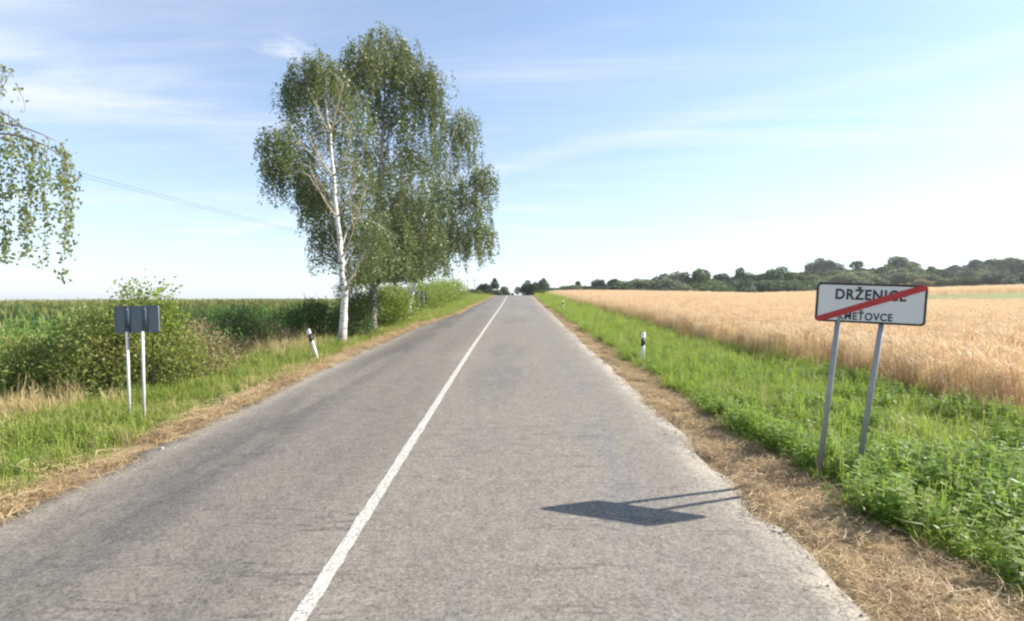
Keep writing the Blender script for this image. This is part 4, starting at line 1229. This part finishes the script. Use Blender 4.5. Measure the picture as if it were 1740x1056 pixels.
# ------------------------------------------------------------------ delineator posts
def delineator(x, y, lean, rz, label):
    z = float(G(x, y)); e = tag(empty('delineator_post', (x, y, z), rz), label, 'delineator', 'delineator posts along the road')
    e.rotation_euler = (lean[0], lean[1], rz)
    def dsec(s=1.0):
        return [(-.055 * s, -.02 * s), (-.035 * s, -.045 * s), (.035 * s, -.045 * s), (.055 * s, -.02 * s), (.04 * s, .045 * s), (-.04 * s, .045 * s)]
    def col(z0, z1, s, slope, name, mat, par):
        P = dsec(s); n = len(P)
        V = [(px, py, z0 + slope[0] * px) for px, py in P] + [(px, py, z1 + slope[1] * px) for px, py in P]
        k = np.arange(n); k2 = (k + 1) % n
        Q = np.stack([k, k2, n + k2, n + k], 1)
        T = [[n, n + a, n + a + 1] for a in range(1, n - 1)] + [[0, a + 1, a] for a in range(1, n - 1)]
        return obj(name, mk(name, V, Q, T, [mat]), par)
    body = col(-.25, .92, 1.0, (0, .45), 'post_body', M['post_white'], e)
    band = col(.56, .78, 1.05, (.45, .45), 'black_band', M['post_black'], e)
    b = MB(); b.box((0, -.0485, .67), (.035, .006, .15)); b.build('reflector', M['reflector'], band)
    return e


delineator(3.62, 14.7, (0, R(2), ), 0.15, 'upright white delineator post with black band in the grass right of the road')
delineator(-5.85, 15.0, (R(3), R(-16)), -.1, 'leaning white delineator post with black band left of the road by the birches')
delineator(3.75, 41.0, (0, 0), 0.1, 'distant white delineator post at the right verge near the crest')

# ------------------------------------------------------------------ utility poles and wires
def pole(x, y, h, label, arm=True):
    e = tag(empty('utility_pole', (x, y, float(G(x, y)))), label, 'utility pole', 'utility poles left of the road')
    b = MB(); b.tube([[0, 0, -.3], [0, 0, h * .5], [0, 0, h]], [.17, .14, .11], 10); b.build('shaft', M['pole'], e, True)
    b = MB(); b.box((0, 0, h - .35), (1.5, .11, .12)); ca = b.build('crossarm', M['pole'], e)
    for dx in (-.65, .65):
        b = MB(); b.tube([[dx, 0, h - .29], [dx, 0, h - .2], [dx, 0, h - .1]], [.03, .05, .03], 8); b.build('insulator', M['sign_white'], ca, True)
    return e


pA = pole(-13.2, 107, 9.4 - float(G(-13.2, 107)), 'nearer wooden utility pole rising above the left hedge')
pole(-15.1, 160, 9.3 - float(G(-15.1, 160)), 'distant utility pole, left one of the faint pair left of the crest')
pole(-13.0, 160, 9.3 - float(G(-13.0, 160)), 'distant utility pole, right one of the faint pair left of the crest')
for (dx, lab) in ((-.65, 'upper thin power line crossing the sky left of the birches'), (.65, 'lower thin power line crossing the sky left of the birches')):
    a_ = np.array([-13.2 + dx, 107, 9.3]); b_ = np.array([-25.6 + dx * 1.0, 3 - dx * .6, 9.5 - .25 * (dx > 0)])
    t = np.linspace(0, 1, 24)[:, None]
    P = a_ * (1 - t) + b_ * t - np.array([0, 0, .5]) * 4 * t * (1 - t)
    c0_ = P[0].copy()
    b = MB(); b.tube(P - c0_, .009, 5)
    tag(b.build('power_line', M['wire'], None, True, tuple(c0_)), lab, 'power line', 'power lines left of the birches')
pole(-25.6, 3, 9.6 - float(G(-25.6, 3)), 'utility pole outside the left picture edge carrying the power lines')

# ------------------------------------------------------------------ thin summer haze
hm = bpy.data.materials.new('haze_air'); hm.use_nodes = True; hm.node_tree.nodes.clear()
hn = NT(hm.node_tree)
hv = hn.n('ShaderNodeVolumePrincipled', {'Color': (.93, .96, 1, 1), 'Density': .00028, 'Anisotropy': .3})
ho = hn.n('ShaderNodeOutputMaterial'); hn.link(hv.outputs[0], ho.inputs['Volume'])
zlo, zhi = float(Z.min()) - 1.5, max(18.0, float(Z.max()) + 12)
b = MB(); b.box((0, 1900, (zlo + zhi) / 2), (2 * 3900, 2 * 2350, zhi - zlo))
hz = b.build('haze', hm)
tag(hz, 'thin pale summer haze lying over the fields', 'haze', kind='stuff')
